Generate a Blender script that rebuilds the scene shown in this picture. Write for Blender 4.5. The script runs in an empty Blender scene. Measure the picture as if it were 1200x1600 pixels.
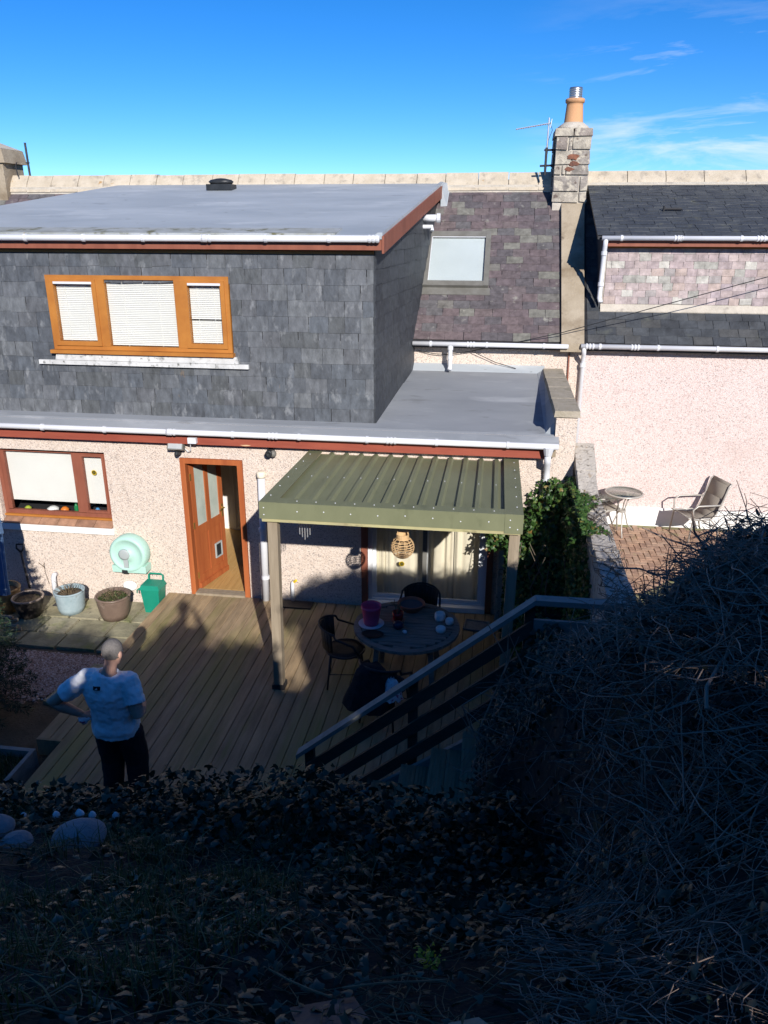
import bpy, bmesh, math, random
import numpy as np
from mathutils import Vector, Matrix, noise as mnoise
R = math.radians
random.seed(7); rng = np.random.default_rng(7)
S = bpy.context.scene
COL = S.collection

# ------------------------------------------------------------------ camera, sky, sun, exposure
cam_d = bpy.data.cameras.new('camera'); cam = bpy.data.objects.new('camera', cam_d); COL.objects.link(cam)
cam.location = (0, 0, 5.2)
cam.rotation_euler = (R(90 - 20.344), R(-0.09), R(8.132))
cam_d.sensor_fit = 'HORIZONTAL'; cam_d.sensor_width = 36; cam_d.lens = 36.3
cam_d.clip_start = 0.05; cam_d.clip_end = 3000
S.camera = cam

SUN_AZ, SUN_EL = 23.5, 26.3      # light travels towards +Y and towards -X
world = bpy.data.worlds.new('World'); S.world = world; world.use_nodes = True
wn = world.node_tree; wn.nodes.clear()
def wnode(t): return wn.nodes.new(t)
sky = wnode('ShaderNodeTexSky'); sky.sky_type = 'NISHITA'; sky.sun_disc = False
sky.sun_elevation = R(SUN_EL); sky.sun_rotation = R(180 - SUN_AZ)
sky.air_density = 0.6; sky.dust_density = 0.0; sky.ozone_density = 5.0; sky.altitude = 50
hs = wnode('ShaderNodeHueSaturation'); hs.inputs['Saturation'].default_value = 1.24; hs.inputs['Hue'].default_value = 0.504
gm = wnode('ShaderNodeGamma'); gm.inputs['Gamma'].default_value = 1.0; wn.links.new(hs.outputs[0], gm.inputs['Color'])
wn.links.new(sky.outputs[0], hs.inputs['Color'])
tc = wnode('ShaderNodeTexCoord')
mp = wnode('ShaderNodeMapping'); mp.inputs['Scale'].default_value = (1.7, 1.7, 11.0); mp.inputs['Location'].default_value = (0.35, 0.0, 1.27)
wn.links.new(tc.outputs['Generated'], mp.inputs['Vector'])
nz = wnode('ShaderNodeTexNoise'); nz.inputs['Scale'].default_value = 2.1; nz.inputs['Detail'].default_value = 7; nz.inputs['Roughness'].default_value = 0.62; nz.inputs['Distortion'].default_value = 0.5
wn.links.new(mp.outputs[0], nz.inputs['Vector'])
cr = wnode('ShaderNodeValToRGB'); cr.color_ramp.elements[0].position = 0.48; cr.color_ramp.elements[1].position = 0.74
wn.links.new(nz.outputs['Fac'], cr.inputs['Fac'])
cm = wnode('ShaderNodeMix'); cm.data_type = 'RGBA'; cm.inputs['B'].default_value = (6.6, 6.8, 7.0, 1)
sx = wnode('ShaderNodeSeparateXYZ'); wn.links.new(tc.outputs['Generated'], sx.inputs[0])
mr = wnode('ShaderNodeMapRange'); mr.interpolation_type = 'SMOOTHSTEP'; mr.inputs['From Min'].default_value = -0.02; mr.inputs['From Max'].default_value = 0.20; mr.inputs['To Max'].default_value = 0.9; wn.links.new(sx.outputs['X'], mr.inputs['Value'])
mu = wnode('ShaderNodeMath'); mu.operation = 'MULTIPLY'; mz_ = wnode('ShaderNodeMapRange'); mz_.interpolation_type = 'SMOOTHSTEP'; mz_.inputs['From Min'].default_value = 0.15; mz_.inputs['From Max'].default_value = 0.22; mz_.inputs['To Min'].default_value = 1.0; mz_.inputs['To Max'].default_value = 0.15; wn.links.new(sx.outputs['Z'], mz_.inputs['Value'])
mm_ = wnode('ShaderNodeMath'); mm_.operation = 'MULTIPLY'; wn.links.new(mr.outputs[0], mm_.inputs[0]); wn.links.new(mz_.outputs[0], mm_.inputs[1]); wn.links.new(mm_.outputs[0], mu.inputs[1])
wn.links.new(cr.outputs['Color'], mu.inputs[0]); wn.links.new(mu.outputs[0], cm.inputs['Factor'])
wn.links.new(gm.outputs[0], cm.inputs['A'])
bg = wnode('ShaderNodeBackground'); bg.inputs['Strength'].default_value = 0.125
wn.links.new(cm.outputs['Result'], bg.inputs['Color'])
wo = wnode('ShaderNodeOutputWorld'); wn.links.new(bg.outputs[0], wo.inputs['Surface'])

sun_d = bpy.data.lights.new('sun', 'SUN'); sun = bpy.data.objects.new('sun', sun_d); COL.objects.link(sun)
sun_d.energy = 5.0; sun_d.angle = R(0.53); sun_d.color = (1.0, 0.95, 0.885)
LD = Vector((-math.sin(R(SUN_AZ)) * math.cos(R(SUN_EL)), math.cos(R(SUN_AZ)) * math.cos(R(SUN_EL)), -math.sin(R(SUN_EL))))
sun.rotation_euler = LD.to_track_quat('-Z', 'Y').to_euler()
sun.location = (6, -14, 14)

S.view_settings.view_transform = 'Standard'; S.view_settings.look = 'None'
S.view_settings.exposure = 0.35; S.view_settings.gamma = 1.0; S.view_settings.use_curve_mapping = False
S.render.engine = 'CYCLES'; S.cycles.max_bounces = 8; S.cycles.transparent_max_bounces = 12

# ------------------------------------------------------------------ materials
MATS = {}
def mat(name, c1, c2=None, scale=4.0, stretch=(1, 1, 1), rough=0.8, bump=0.0, bscale=None, rand=None, metal=0.0,
        spots=None, spec=0.3, contrast=(0.35, 0.65), cell=None, detail=5, trans=0.0):
    """c1/c2 mixed by noise over world position; rand = colours picked per object;
    spots = (colour, scale, threshold, softness); cell = (colours, scale) voronoi cells."""
    m = bpy.data.materials.new(name); MATS[name] = m; m.use_nodes = True
    t = m.node_tree; N = t.nodes; L = t.links
    b = N['Principled BSDF']; b.inputs['Roughness'].default_value = rough; b.inputs['Metallic'].default_value = metal
    b.inputs['Specular IOR Level'].default_value = spec
    geo = N.new('ShaderNodeNewGeometry'); mpn = N.new('ShaderNodeMapping'); mpn.inputs['Scale'].default_value = stretch
    L.new(geo.outputs['Position'], mpn.inputs['Vector'])
    n1 = N.new('ShaderNodeTexNoise'); n1.inputs['Scale'].default_value = scale; n1.inputs['Detail'].default_value = detail; n1.inputs['Roughness'].default_value = 0.62
    L.new(mpn.outputs[0], n1.inputs['Vector'])
    def ramp(src, elems, interp='LINEAR'):
        r = N.new('ShaderNodeValToRGB'); r.color_ramp.interpolation = interp
        e = r.color_ramp.elements
        while len(e) < len(elems): e.new(0.5)
        for k, (p, c) in enumerate(elems): e[k].position = p; e[k].color = (*c, 1)
        L.new(src, r.inputs['Fac']); return r.outputs['Color']
    def mix(fac, a, bb, mode='MIX'):
        x = N.new('ShaderNodeMix'); x.data_type = 'RGBA'; x.blend_type = mode
        if isinstance(fac, float): x.inputs['Factor'].default_value = fac
        else: L.new(fac, x.inputs['Factor'])
        for s, v in (('A', a), ('B', bb)):
            if isinstance(v, tuple): x.inputs[s].default_value = (*v, 1)
            else: L.new(v, x.inputs[s])
        return x.outputs['Result']
    col = ramp(n1.outputs['Fac'], [(contrast[0], c1), (contrast[1], c2 or c1)])
    if cell:
        v = N.new('ShaderNodeTexVoronoi'); v.inputs['Scale'].default_value = cell[1]
        L.new(mpn.outputs[0], v.inputs['Vector'])
        sp = N.new('ShaderNodeSeparateColor'); L.new(v.outputs['Color'], sp.inputs[0])
        k = len(cell[0]); acc = 0; el = []
        for c, w in cell[0]: el.append((acc, c)); acc += w
        cc = ramp(sp.outputs[0], el, 'CONSTANT')
        col = mix(cell[2] if len(cell) > 2 else 0.7, col, cc)
    if rand:
        oi = N.new('ShaderNodeObjectInfo')
        rc = ramp(oi.outputs['Random'], [(i / len(rand), c) for i, c in enumerate(rand)], 'CONSTANT')
        one = ramp(n1.outputs['Fac'], [(0.25, (0.55, 0.55, 0.55)), (0.75, (1.35, 1.35, 1.35))])
        col = mix(1.0, rc, one, 'MULTIPLY')
    if spots:
        for sc_, s2, th, so in (spots if isinstance(spots, list) else [spots]):
            n3 = N.new('ShaderNodeTexNoise'); n3.inputs['Scale'].default_value = s2; n3.inputs['Detail'].default_value = 4; n3.inputs['Roughness'].default_value = 0.6
            L.new(mpn.outputs[0], n3.inputs['Vector'])
            f = ramp(n3.outputs['Fac'], [(th, (0, 0, 0)), (min(1, th + so), (1, 1, 1))])
            col = mix(f, col, sc_)
    L.new(col, b.inputs['Base Color'])
    if bump:
        n2 = N.new('ShaderNodeTexNoise'); n2.inputs['Scale'].default_value = bscale or scale * 4; n2.inputs['Detail'].default_value = 4
        L.new(mpn.outputs[0], n2.inputs['Vector'])
        bp = N.new('ShaderNodeBump'); bp.inputs['Strength'].default_value = bump; bp.inputs['Distance'].default_value = 0.02
        L.new(n2.outputs['Fac'], bp.inputs['Height']); L.new(bp.outputs[0], b.inputs['Normal'])
    return m

def leafmat(name, cols, rough=0.45, spec=0.4, trans=0.25):
    m = bpy.data.materials.new(name); MATS[name] = m; m.use_nodes = True
    t = m.node_tree; N = t.nodes; L = t.links; b = N['Principled BSDF']
    a = N.new('ShaderNodeAttribute'); a.attribute_name = 'lv'
    r = N.new('ShaderNodeValToRGB'); e = r.color_ramp.elements
    while len(e) < len(cols): e.new(0.5)
    for k, (p, c) in enumerate(cols): e[k].position = p; e[k].color = (*c, 1)
    L.new(a.outputs['Fac'], r.inputs['Fac']); L.new(r.outputs[0], b.inputs['Base Color'])
    b.inputs['Roughness'].default_value = rough; b.inputs['Specular IOR Level'].default_value = spec
    if trans:
        tr = N.new('ShaderNodeBsdfTranslucent'); L.new(r.outputs[0], tr.inputs['Color'])
        mx = N.new('ShaderNodeMixShader'); mx.inputs[0].default_value = trans
        L.new(b.outputs[0], mx.inputs[1]); L.new(tr.outputs[0], mx.inputs[2])
        L.new(mx.outputs[0], N['Material Output'].inputs['Surface'])
    return m

def glassmat(name, tint=(0.965, 0.97, 0.965), refl=0.03, rough=0.02):
    m = bpy.data.materials.new(name); MATS[name] = m; m.use_nodes = True
    t = m.node_tree; N = t.nodes; L = t.links; N.remove(N['Principled BSDF'])
    tr = N.new('ShaderNodeBsdfTransparent'); tr.inputs[0].default_value = (*tint, 1)
    gl = N.new('ShaderNodeBsdfGlossy'); gl.inputs['Roughness'].default_value = rough
    fr = N.new('ShaderNodeLayerWeight'); fr.inputs[0].default_value = 0.5
    pw = N.new('ShaderNodeMath'); pw.operation = 'POWER'; pw.inputs[1].default_value = 4.0; L.new(fr.outputs['Facing'], pw.inputs[0])
    ad = N.new('ShaderNodeMath'); ad.operation = 'ADD'; ad.inputs[1].default_value = refl; ad.use_clamp = True; L.new(pw.outputs[0], ad.inputs[0])
    mx = N.new('ShaderNodeMixShader'); L.new(ad.outputs[0], mx.inputs[0]); L.new(tr.outputs[0], mx.inputs[1]); L.new(gl.outputs[0], mx.inputs[2])
    L.new(mx.outputs[0], N['Material Output'].inputs['Surface'])
    return m

harl_cells = [((0.66, 0.56, 0.48), .34), ((0.71, 0.62, 0.545), .28), ((0.58, 0.47, 0.39), .20), ((0.27, 0.225, 0.21), .06), ((0.46, 0.38, 0.335), .12)]
mat('harling', (0.60, 0.50, 0.42), (0.68, 0.585, 0.50), scale=1.2, rough=0.95, bump=0.9, bscale=70, cell=(harl_cells, 70, 0.72), spots=[((0.47, 0.39, 0.32), 0.9, 0.58, 0.3), ((0.40, 0.34, 0.28), 2.6, 0.63, 0.15)])
pinks = [((0.66, 0.555, 0.53), .36), ((0.71, 0.615, 0.59), .30), ((0.58, 0.45, 0.42), .20), ((0.28, 0.23, 0.22), .04), ((0.48, 0.38, 0.36), .10)]
mat('harling_pink', (0.61, 0.50, 0.465), (0.68, 0.58, 0.545), scale=1.0, rough=0.95, bump=0.9, bscale=70, cell=(pinks, 68, 0.72), spots=[((0.50, 0.39, 0.355), 0.7, 0.58, 0.25), ((0.46, 0.37, 0.34), 2.2, 0.64, 0.15)])
mat('white_paint', (0.82, 0.82, 0.80), (0.76, 0.76, 0.74), scale=3, rough=0.5, bump=0.05, spots=((0.5, 0.48, 0.42), 5, 0.70, 0.2))
mat('white_plastic', (0.66, 0.67, 0.70), (0.58, 0.59, 0.62), scale=2, rough=0.35, spots=((0.5, 0.5, 0.46), 7, 0.7, 0.2))
mat('white_plain', (0.78, 0.78, 0.75), (0.74, 0.74, 0.71), scale=2, rough=0.7)
mat('red_fascia', (0.30, 0.075, 0.045), (0.24, 0.055, 0.035), scale=3, stretch=(0.6, 1, 4), rough=0.65, bump=0.1, spots=((0.62, 0.42, 0.24), 2.6, 0.66, 0.05))
mat('brown_frame', (0.26, 0.09, 0.055), (0.20, 0.065, 0.04), scale=6, stretch=(1, 1, 0.2), rough=0.55, bump=0.05)
mat('door_wood', (0.40, 0.12, 0.04), (0.30, 0.08, 0.028), scale=9, stretch=(1, 1, 0.08), rough=0.45, bump=0.08)
mat('orange_wood', (0.42, 0.17, 0.035), (0.33, 0.12, 0.025), scale=9, stretch=(0.3, 1, 0.3), rough=0.5, bump=0.08)
mat('felt_grey', (0.295, 0.325, 0.35), (0.40, 0.43, 0.455), scale=0.9, stretch=(0.5, 1.2, 1), rough=0.6, bump=0.12, bscale=9, spots=[((0.47, 0.495, 0.515), 1.6, 0.55, 0.2), ((0.20, 0.215, 0.225), 2.4, 0.63, 0.15), ((0.14, 0.145, 0.13), 6, 0.68, 0.06)], contrast=(0.3, 0.7), detail=8)
mat('felt_dark', (0.215, 0.23, 0.25), (0.30, 0.315, 0.335), scale=0.8, stretch=(0.5, 1.3, 1), rough=0.65, bump=0.12, bscale=9, spots=[((0.36, 0.375, 0.395), 1.7, 0.56, 0.18), ((0.16, 0.165, 0.17), 2.6, 0.62, 0.12)], contrast=(0.3, 0.7), detail=8)
mat('felt_moss', (0.25, 0.26, 0.24), (0.36, 0.38, 0.39), scale=3, rough=0.9, bump=0.3, bscale=30, spots=[((0.13, 0.125, 0.07), 5, 0.54, 0.12), ((0.30, 0.20, 0.06), 9, 0.70, 0.05)])
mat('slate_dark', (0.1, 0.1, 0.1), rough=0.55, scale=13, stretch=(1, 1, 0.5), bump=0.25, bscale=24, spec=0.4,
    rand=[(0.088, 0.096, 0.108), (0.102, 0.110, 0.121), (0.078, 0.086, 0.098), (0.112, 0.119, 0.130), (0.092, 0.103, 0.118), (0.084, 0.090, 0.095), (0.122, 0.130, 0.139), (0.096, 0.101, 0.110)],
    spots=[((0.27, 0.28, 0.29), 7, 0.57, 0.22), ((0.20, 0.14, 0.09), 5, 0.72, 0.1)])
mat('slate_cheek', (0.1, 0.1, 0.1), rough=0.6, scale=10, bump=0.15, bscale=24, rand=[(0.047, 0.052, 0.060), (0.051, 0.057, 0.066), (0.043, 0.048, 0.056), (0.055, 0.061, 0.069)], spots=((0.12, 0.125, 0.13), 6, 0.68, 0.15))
mat('slate_purple', (0.1, 0.1, 0.1), rough=0.7, scale=9, bump=0.35, bscale=26,
    rand=[(0.118, 0.092, 0.096), (0.128, 0.105, 0.108), (0.104, 0.085, 0.092), (0.110, 0.104, 0.108), (0.136, 0.108, 0.108), (0.120, 0.097, 0.103), (0.150, 0.142, 0.130), (0.096, 0.086, 0.092), (0.130, 0.101, 0.104), (0.112, 0.091, 0.096), (0.165, 0.160, 0.140), (0.122, 0.096, 0.101), (0.100, 0.090, 0.096)],
    spots=[((0.26, 0.25, 0.22), 6, 0.63, 0.14), ((0.20, 0.13, 0.08), 9, 0.72, 0.08)])
mat('slate_pale', (0.1, 0.1, 0.1), rough=0.8, scale=8, bump=0.3, bscale=26,
    rand=[(0.38, 0.31, 0.30), (0.34, 0.28, 0.28), (0.42, 0.35, 0.34), (0.36, 0.30, 0.31), (0.46, 0.44, 0.40), (0.40, 0.33, 0.32), (0.32, 0.29, 0.28), (0.37, 0.30, 0.30), (0.34, 0.33, 0.30), (0.40, 0.32, 0.29)],
    spots=((0.42, 0.27, 0.18), 5, 0.72, 0.1))
mat('slate_black', (0.1, 0.1, 0.1), rough=0.6, scale=5, bump=0.4, bscale=30, rand=[(0.050, 0.056, 0.064), (0.060, 0.066, 0.074), (0.045, 0.050, 0.058), (0.066, 0.068, 0.070)], spots=((0.10, 0.105, 0.09), 3, 0.6, 0.2))
mat('slate_course_mat', (0.046, 0.052, 0.062), (0.068, 0.074, 0.080), scale=7, rough=0.6, bump=0.5, bscale=30, spots=((0.11, 0.11, 0.085), 3.5, 0.62, 0.15), cell=([((0.045, 0.05, 0.06), .4), ((0.07, 0.075, 0.08), .3), ((0.055, 0.06, 0.068), .3)], 4.5, 0.5))
mat('ridge_stone', (0.43, 0.365, 0.275), (0.51, 0.44, 0.345), scale=5, rough=0.9, bump=0.4, bscale=30, spots=[((0.29, 0.25, 0.20), 6, 0.54, 0.18), ((0.36, 0.22, 0.10), 9, 0.66, 0.08)])
mat('mortar', (0.42, 0.38, 0.32), (0.52, 0.47, 0.40), scale=6, rough=0.95, bump=0.5, bscale=40, spots=((0.26, 0.23, 0.20), 5, 0.62, 0.12))
mat('chimney_stone', (0.3, 0.3, 0.3), scale=6, rough=0.95, bump=0.9, bscale=28, rand=[(0.33, 0.295, 0.245), (0.37, 0.33, 0.275), (0.27, 0.24, 0.21), (0.35, 0.315, 0.26), (0.24, 0.205, 0.18)], spots=[((0.44, 0.395, 0.32), 8, 0.50, 0.08), ((0.13, 0.10, 0.085), 7, 0.61, 0.06), ((0.30, 0.17, 0.10), 5, 0.68, 0.08)])
mat('rust_stone', (0.24, 0.10, 0.06), (0.12, 0.06, 0.045), scale=9, rough=0.95, bump=0.6)
mat('skew_concrete', (0.30, 0.245, 0.175), (0.38, 0.32, 0.24), scale=2.2, rough=0.95, bump=0.4, bscale=30, spots=[((0.17, 0.125, 0.08), 1.7, 0.52, 0.22), ((0.14, 0.11, 0.08), 5, 0.62, 0.12), ((0.56, 0.54, 0.5), 8, 0.72, 0.05)])
mat('coping_stone', (0.33, 0.29, 0.22), (0.40, 0.35, 0.28), scale=8, rough=0.95, bump=0.6, bscale=45, spots=((0.18, 0.16, 0.11), 6, 0.58, 0.2))
mat('wall_render', (0.40, 0.36, 0.31), (0.50, 0.455, 0.40), scale=9, rough=0.95, bump=0.9, bscale=30, spots=[((0.20, 0.175, 0.145), 16, 0.56, 0.10), ((0.30, 0.215, 0.14), 7, 0.60, 0.12)])
mat('clay_pot', (0.60, 0.33, 0.17), (0.52, 0.28, 0.14), scale=3, stretch=(1, 1, 0.5), rough=0.8, bump=0.08, spots=((0.34, 0.20, 0.12), 3, 0.66, 0.12))
mat('steel', (0.55, 0.56, 0.57), (0.45, 0.46, 0.47), scale=8, rough=0.35, metal=0.9)
mat('aluminium', (0.62, 0.63, 0.65), rough=0.4, metal=0.7)
mat('black_metal', (0.022, 0.022, 0.025), (0.035, 0.035, 0.038), scale=8, rough=0.5)
mat('black_plastic', (0.018, 0.02, 0.022), (0.03, 0.032, 0.035), scale=6, rough=0.4)
mat('grey_frame', (0.13, 0.125, 0.11), (0.17, 0.165, 0.15), scale=6, rough=0.55, bump=0.05)
mat('skylight_blind', (0.58, 0.60, 0.61), (0.64, 0.66, 0.67), scale=1.2, rough=0.6)
mat('lead_white', (0.46, 0.46, 0.45), (0.62, 0.62, 0.61), scale=4, rough=0.7, bump=0.2, spots=[((0.16, 0.16, 0.15), 14, 0.58, 0.1), ((0.30, 0.30, 0.29), 5, 0.56, 0.12)])
mat('canopy_green', (0.155, 0.165, 0.095), (0.180, 0.190, 0.110), scale=2, stretch=(2, 0.6, 1), rough=0.5, spec=0.35, spots=[((0.22, 0.21, 0.14), 22, 0.70, 0.05), ((0.09, 0.10, 0.055), 2.2, 0.6, 0.25)])
mat('old_timber', (0.235, 0.190, 0.135), (0.31, 0.255, 0.185), scale=7, stretch=(2, 2, 0.2), rough=0.9, bump=0.25, spots=((0.20, 0.15, 0.10), 4, 0.62, 0.15))
mat('moss_timber', (0.34, 0.30, 0.17), (0.42, 0.39, 0.20), scale=6, stretch=(0.4, 1, 1), rough=0.95, bump=0.3, spots=((0.12, 0.10, 0.05), 7, 0.6, 0.15))
mat('rail_timber', (0.19, 0.205, 0.19), (0.25, 0.265, 0.25), scale=8, stretch=(0.35, 1, 1.5), rough=0.85, bump=0.25, spots=((0.11, 0.12, 0.10), 5, 0.6, 0.2))
mat('rail_dark', (0.050, 0.044, 0.036), (0.072, 0.064, 0.052), scale=6, stretch=(0.4, 1, 1.5), rough=0.8, bump=0.2)
mat('tread_timber', (0.20, 0.165, 0.105), (0.27, 0.225, 0.15), scale=9, stretch=(2, 0.4, 1), rough=0.9, bump=0.3)
mat('deck_timber', (0.1, 0.1, 0.1), scale=4, stretch=(3, 0.4, 1), rough=0.85, bump=0.25, bscale=30,
    rand=[(0.315, 0.228, 0.135), (0.290, 0.214, 0.130), (0.335, 0.240, 0.140), (0.300, 0.222, 0.138), (0.275, 0.202, 0.120)],
    spots=[((0.240, 0.222, 0.080), 0.55, 0.48, 0.24), ((0.185, 0.185, 0.062), 1.6, 0.58, 0.2)])
mat('deck_under', (0.02, 0.018, 0.015), rough=0.95)
mat('table_timber', (0.17, 0.145, 0.125), (0.27, 0.24, 0.21), scale=8, stretch=(0.5, 5, 1), rough=0.8, bump=0.4, bscale=30, spots=((0.05, 0.042, 0.038), 5, 0.58, 0.15))
mat('hall_floor', (0.42, 0.25, 0.09), (0.50, 0.31, 0.12), scale=4, stretch=(6, 0.4, 1), rough=0.5, bump=0.05)
mat('hall_wall', (0.72, 0.70, 0.66), (0.68, 0.66, 0.62), scale=2, rough=0.9)
mat('slab_stone', (0.2, 0.2, 0.2), scale=4, rough=0.95, bump=0.5, bscale=35, rand=[(0.27, 0.25, 0.165), (0.31, 0.28, 0.19), (0.245, 0.23, 0.15), (0.29, 0.265, 0.17)], spots=[((0.15, 0.175, 0.045), 2.3, 0.54, 0.2), ((0.09, 0.08, 0.06), 7, 0.62, 0.15)])
mat('soil', (0.075, 0.056, 0.036), (0.115, 0.088, 0.058), scale=7, rough=1, bump=0.9, bscale=40, spots=((0.07, 0.085, 0.025), 3, 0.58, 0.15))
mat('ground_far', (0.07, 0.08, 0.04), (0.10, 0.09, 0.06), scale=0.2, rough=1, bump=0.3, bscale=4)
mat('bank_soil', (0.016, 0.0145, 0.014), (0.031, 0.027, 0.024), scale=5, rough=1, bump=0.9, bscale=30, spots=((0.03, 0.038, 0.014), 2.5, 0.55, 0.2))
mat('gravel_mat', (0.1, 0.1, 0.1), rough=0.9, scale=40, rand=[(0.40, 0.26, 0.20), (0.46, 0.33, 0.26)], spots=((0.2, 0.12, 0.09), 60, 0.58, 0.1))
bricks = [(0.36, 0.225, 0.155), (0.39, 0.25, 0.17), (0.33, 0.21, 0.15), (0.38, 0.26, 0.185), (0.35, 0.23, 0.165), (0.41, 0.27, 0.185)]
mat('paver', (0.3, 0.3, 0.3), scale=9, rough=0.9, bump=0.3, bscale=40, rand=bricks, spots=((0.26, 0.24, 0.12), 3, 0.62, 0.15))
mat('paver_joint', (0.20, 0.20, 0.09), (0.26, 0.22, 0.13), scale=6, rough=1)
mat('sill_tile', (0.3, 0.2, 0.15), scale=7, rough=0.6, bump=0.08, rand=[(0.30, 0.165, 0.105), (0.34, 0.19, 0.12), (0.28, 0.155, 0.10)], spots=((0.42, 0.33, 0.27), 8, 0.7, 0.1))
mat('reel_teal', (0.38, 0.60, 0.52), (0.43, 0.65, 0.57), scale=3, rough=0.45)
mat('reel_grey', (0.36, 0.40, 0.40), rough=0.5)
mat('bin_green', (0.008, 0.20, 0.135), (0.012, 0.24, 0.16), scale=4, rough=0.4)
mat('bin_label', (0.75, 0.76, 0.75), rough=0.5)
mat('pot_brown', (0.135, 0.095, 0.075), (0.19, 0.135, 0.105), scale=5, rough=0.4, spots=((0.33, 0.27, 0.22), 4, 0.66, 0.12))
mat('pot_dark', (0.028, 0.024, 0.022), (0.045, 0.038, 0.034), scale=5, rough=0.35)
mat('pot_rim', (0.34, 0.27, 0.22), (0.28, 0.22, 0.18), scale=9, rough=0.6)
mat('pot_ochre', (0.34, 0.23, 0.10), (0.26, 0.16, 0.07), scale=7, rough=0.5)
mat('bucket_zinc', (0.24, 0.32, 0.35), (0.34, 0.42, 0.45), scale=5, rough=0.55, bump=0.1, spots=((0.17, 0.16, 0.13), 6, 0.62, 0.12))
mat('pink_plastic', (0.74, 0.09, 0.19), (0.66, 0.07, 0.16), scale=4, rough=0.45)
mat('red_glaze', (0.36, 0.015, 0.02), (0.30, 0.012, 0.017), scale=5, rough=0.25)
mat('terracotta', (0.36, 0.15, 0.10), (0.30, 0.12, 0.08), scale=8, rough=0.85)
mat('blue_dark', (0.02, 0.028, 0.06), rough=0.3)
mat('water_grey', (0.10, 0.12, 0.15), rough=0.05, spec=0.6)
mat('wicker', (0.62, 0.42, 0.22), (0.52, 0.34, 0.17), scale=20, rough=0.75)
mat('rattan', (0.028, 0.022, 0.020), (0.045, 0.036, 0.032), scale=60, rough=0.6, bump=0.3)
mat('coat_black', (0.012, 0.012, 0.015), (0.022, 0.022, 0.026), scale=14, rough=0.95, bump=0.6, bscale=40)
mat('floral', (0.62, 0.60, 0.62), (0.70, 0.68, 0.70), scale=30, rough=0.9, spots=((0.42, 0.08, 0.16), 28, 0.56, 0.06))
mat('denim', (0.085, 0.16, 0.30), (0.12, 0.215, 0.37), scale=14, stretch=(2, 2, 0.4), rough=0.9, bump=0.3, bscale=90)
mat('denim_seam', (0.42, 0.46, 0.52), rough=0.9)
mat('skin', (0.44, 0.255, 0.19), (0.50, 0.30, 0.23), scale=14, rough=0.55, spots=((0.36, 0.17, 0.13), 9, 0.64, 0.2))
mat('stubble', (0.12, 0.11, 0.105), (0.17, 0.155, 0.147), scale=60, rough=0.85, bump=0.2, bscale=250)
mat('tee_cotton', (0.84, 0.84, 0.85), (0.87, 0.87, 0.87), scale=3, rough=0.95, bump=0.35, bscale=16)
mat('shorts_black', (0.014, 0.014, 0.017), (0.024, 0.024, 0.028), scale=5, rough=0.95, bump=0.4, bscale=18)
mat('print_black', (0.012, 0.012, 0.014), rough=0.7)
mat('print_white', (0.75, 0.75, 0.75), rough=0.7)
mat('cream_curtain', (0.76, 0.69, 0.55), (0.68, 0.61, 0.48), scale=3, stretch=(4, 4, 0.2), rough=0.95)
mat('blind_fabric', (0.74, 0.73, 0.70), (0.70, 0.69, 0.66), scale=2, rough=0.9)
mat('upvc_white', (0.74, 0.76, 0.78), (0.68, 0.70, 0.72), scale=4, rough=0.4)
mat('stone_grey', (0.17, 0.175, 0.185), (0.225, 0.23, 0.24), scale=9, rough=0.9, bump=0.4, bscale=40, spots=((0.16, 0.165, 0.17), 12, 0.6, 0.15))
mat('stone_white', (0.72, 0.73, 0.74), (0.62, 0.63, 0.65), scale=9, rough=0.8, bump=0.3)
mat('chair_frame', (0.46, 0.44, 0.40), (0.40, 0.38, 0.35), scale=9, rough=0.4, metal=0.3)
mat('sling_mesh', (0.21, 0.185, 0.155), (0.245, 0.215, 0.18), scale=60, rough=0.85)
mat('twig', (0.16, 0.115, 0.092), (0.30, 0.225, 0.18), scale=4, rough=0.9)
mat('bark', (0.10, 0.08, 0.06), (0.16, 0.13, 0.10), scale=14, stretch=(2, 2, 0.4), rough=0.95, bump=0.5)
mat('dead_stem', (0.20, 0.15, 0.09), (0.13, 0.095, 0.06), scale=10, rough=0.9)
mat('yellow_petal', (0.72, 0.50, 0.03), rough=0.7)
mat('yellow_dark', (0.12, 0.10, 0.02), rough=0.7)
mat('brass', (0.55, 0.38, 0.12), rough=0.3, metal=0.8)
mat('lamp_glass', (0.42, 0.44, 0.44), (0.36, 0.38, 0.38), scale=8, rough=0.15)
mat('orange_plastic', (0.70, 0.20, 0.03), rough=0.4); mat('lime_fruit', (0.35, 0.42, 0.05), rough=0.5)
mat('bottle_green', (0.02, 0.20, 0.07), rough=0.2); mat('cup_blue', (0.08, 0.28, 0.55), rough=0.35); mat('cup_red', (0.55, 0.05, 0.05), rough=0.4)
mat('picture_dark', (0.05, 0.05, 0.06), (0.16, 0.15, 0.14), scale=12, rough=0.5)
mat('worktop', (0.05, 0.05, 0.055), rough=0.4)
mat('rope', (0.02, 0.02, 0.022), rough=0.8)
glassmat('glass'); glassmat('glass_dim', (0.90, 0.92, 0.92), 0.0); mat('frosted', (0.33, 0.38, 0.34), (0.46, 0.51, 0.46), scale=3, stretch=(1, 1, 0.6), rough=0.25)
leafmat('gravel_stone', [(0.0, (0.20, 0.12, 0.085)), (0.4, (0.40, 0.25, 0.185)), (0.75, (0.52, 0.37, 0.29)), (1.0, (0.62, 0.53, 0.46))], rough=0.9, spec=0.2, trans=0)
leafmat('ivy_green', [(0.0, (0.020, 0.055, 0.012)), (0.5, (0.045, 0.105, 0.022)), (0.82, (0.085, 0.155, 0.035)), (0.93, (0.16, 0.20, 0.045)), (1.0, (0.24, 0.13, 0.04))])
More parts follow.
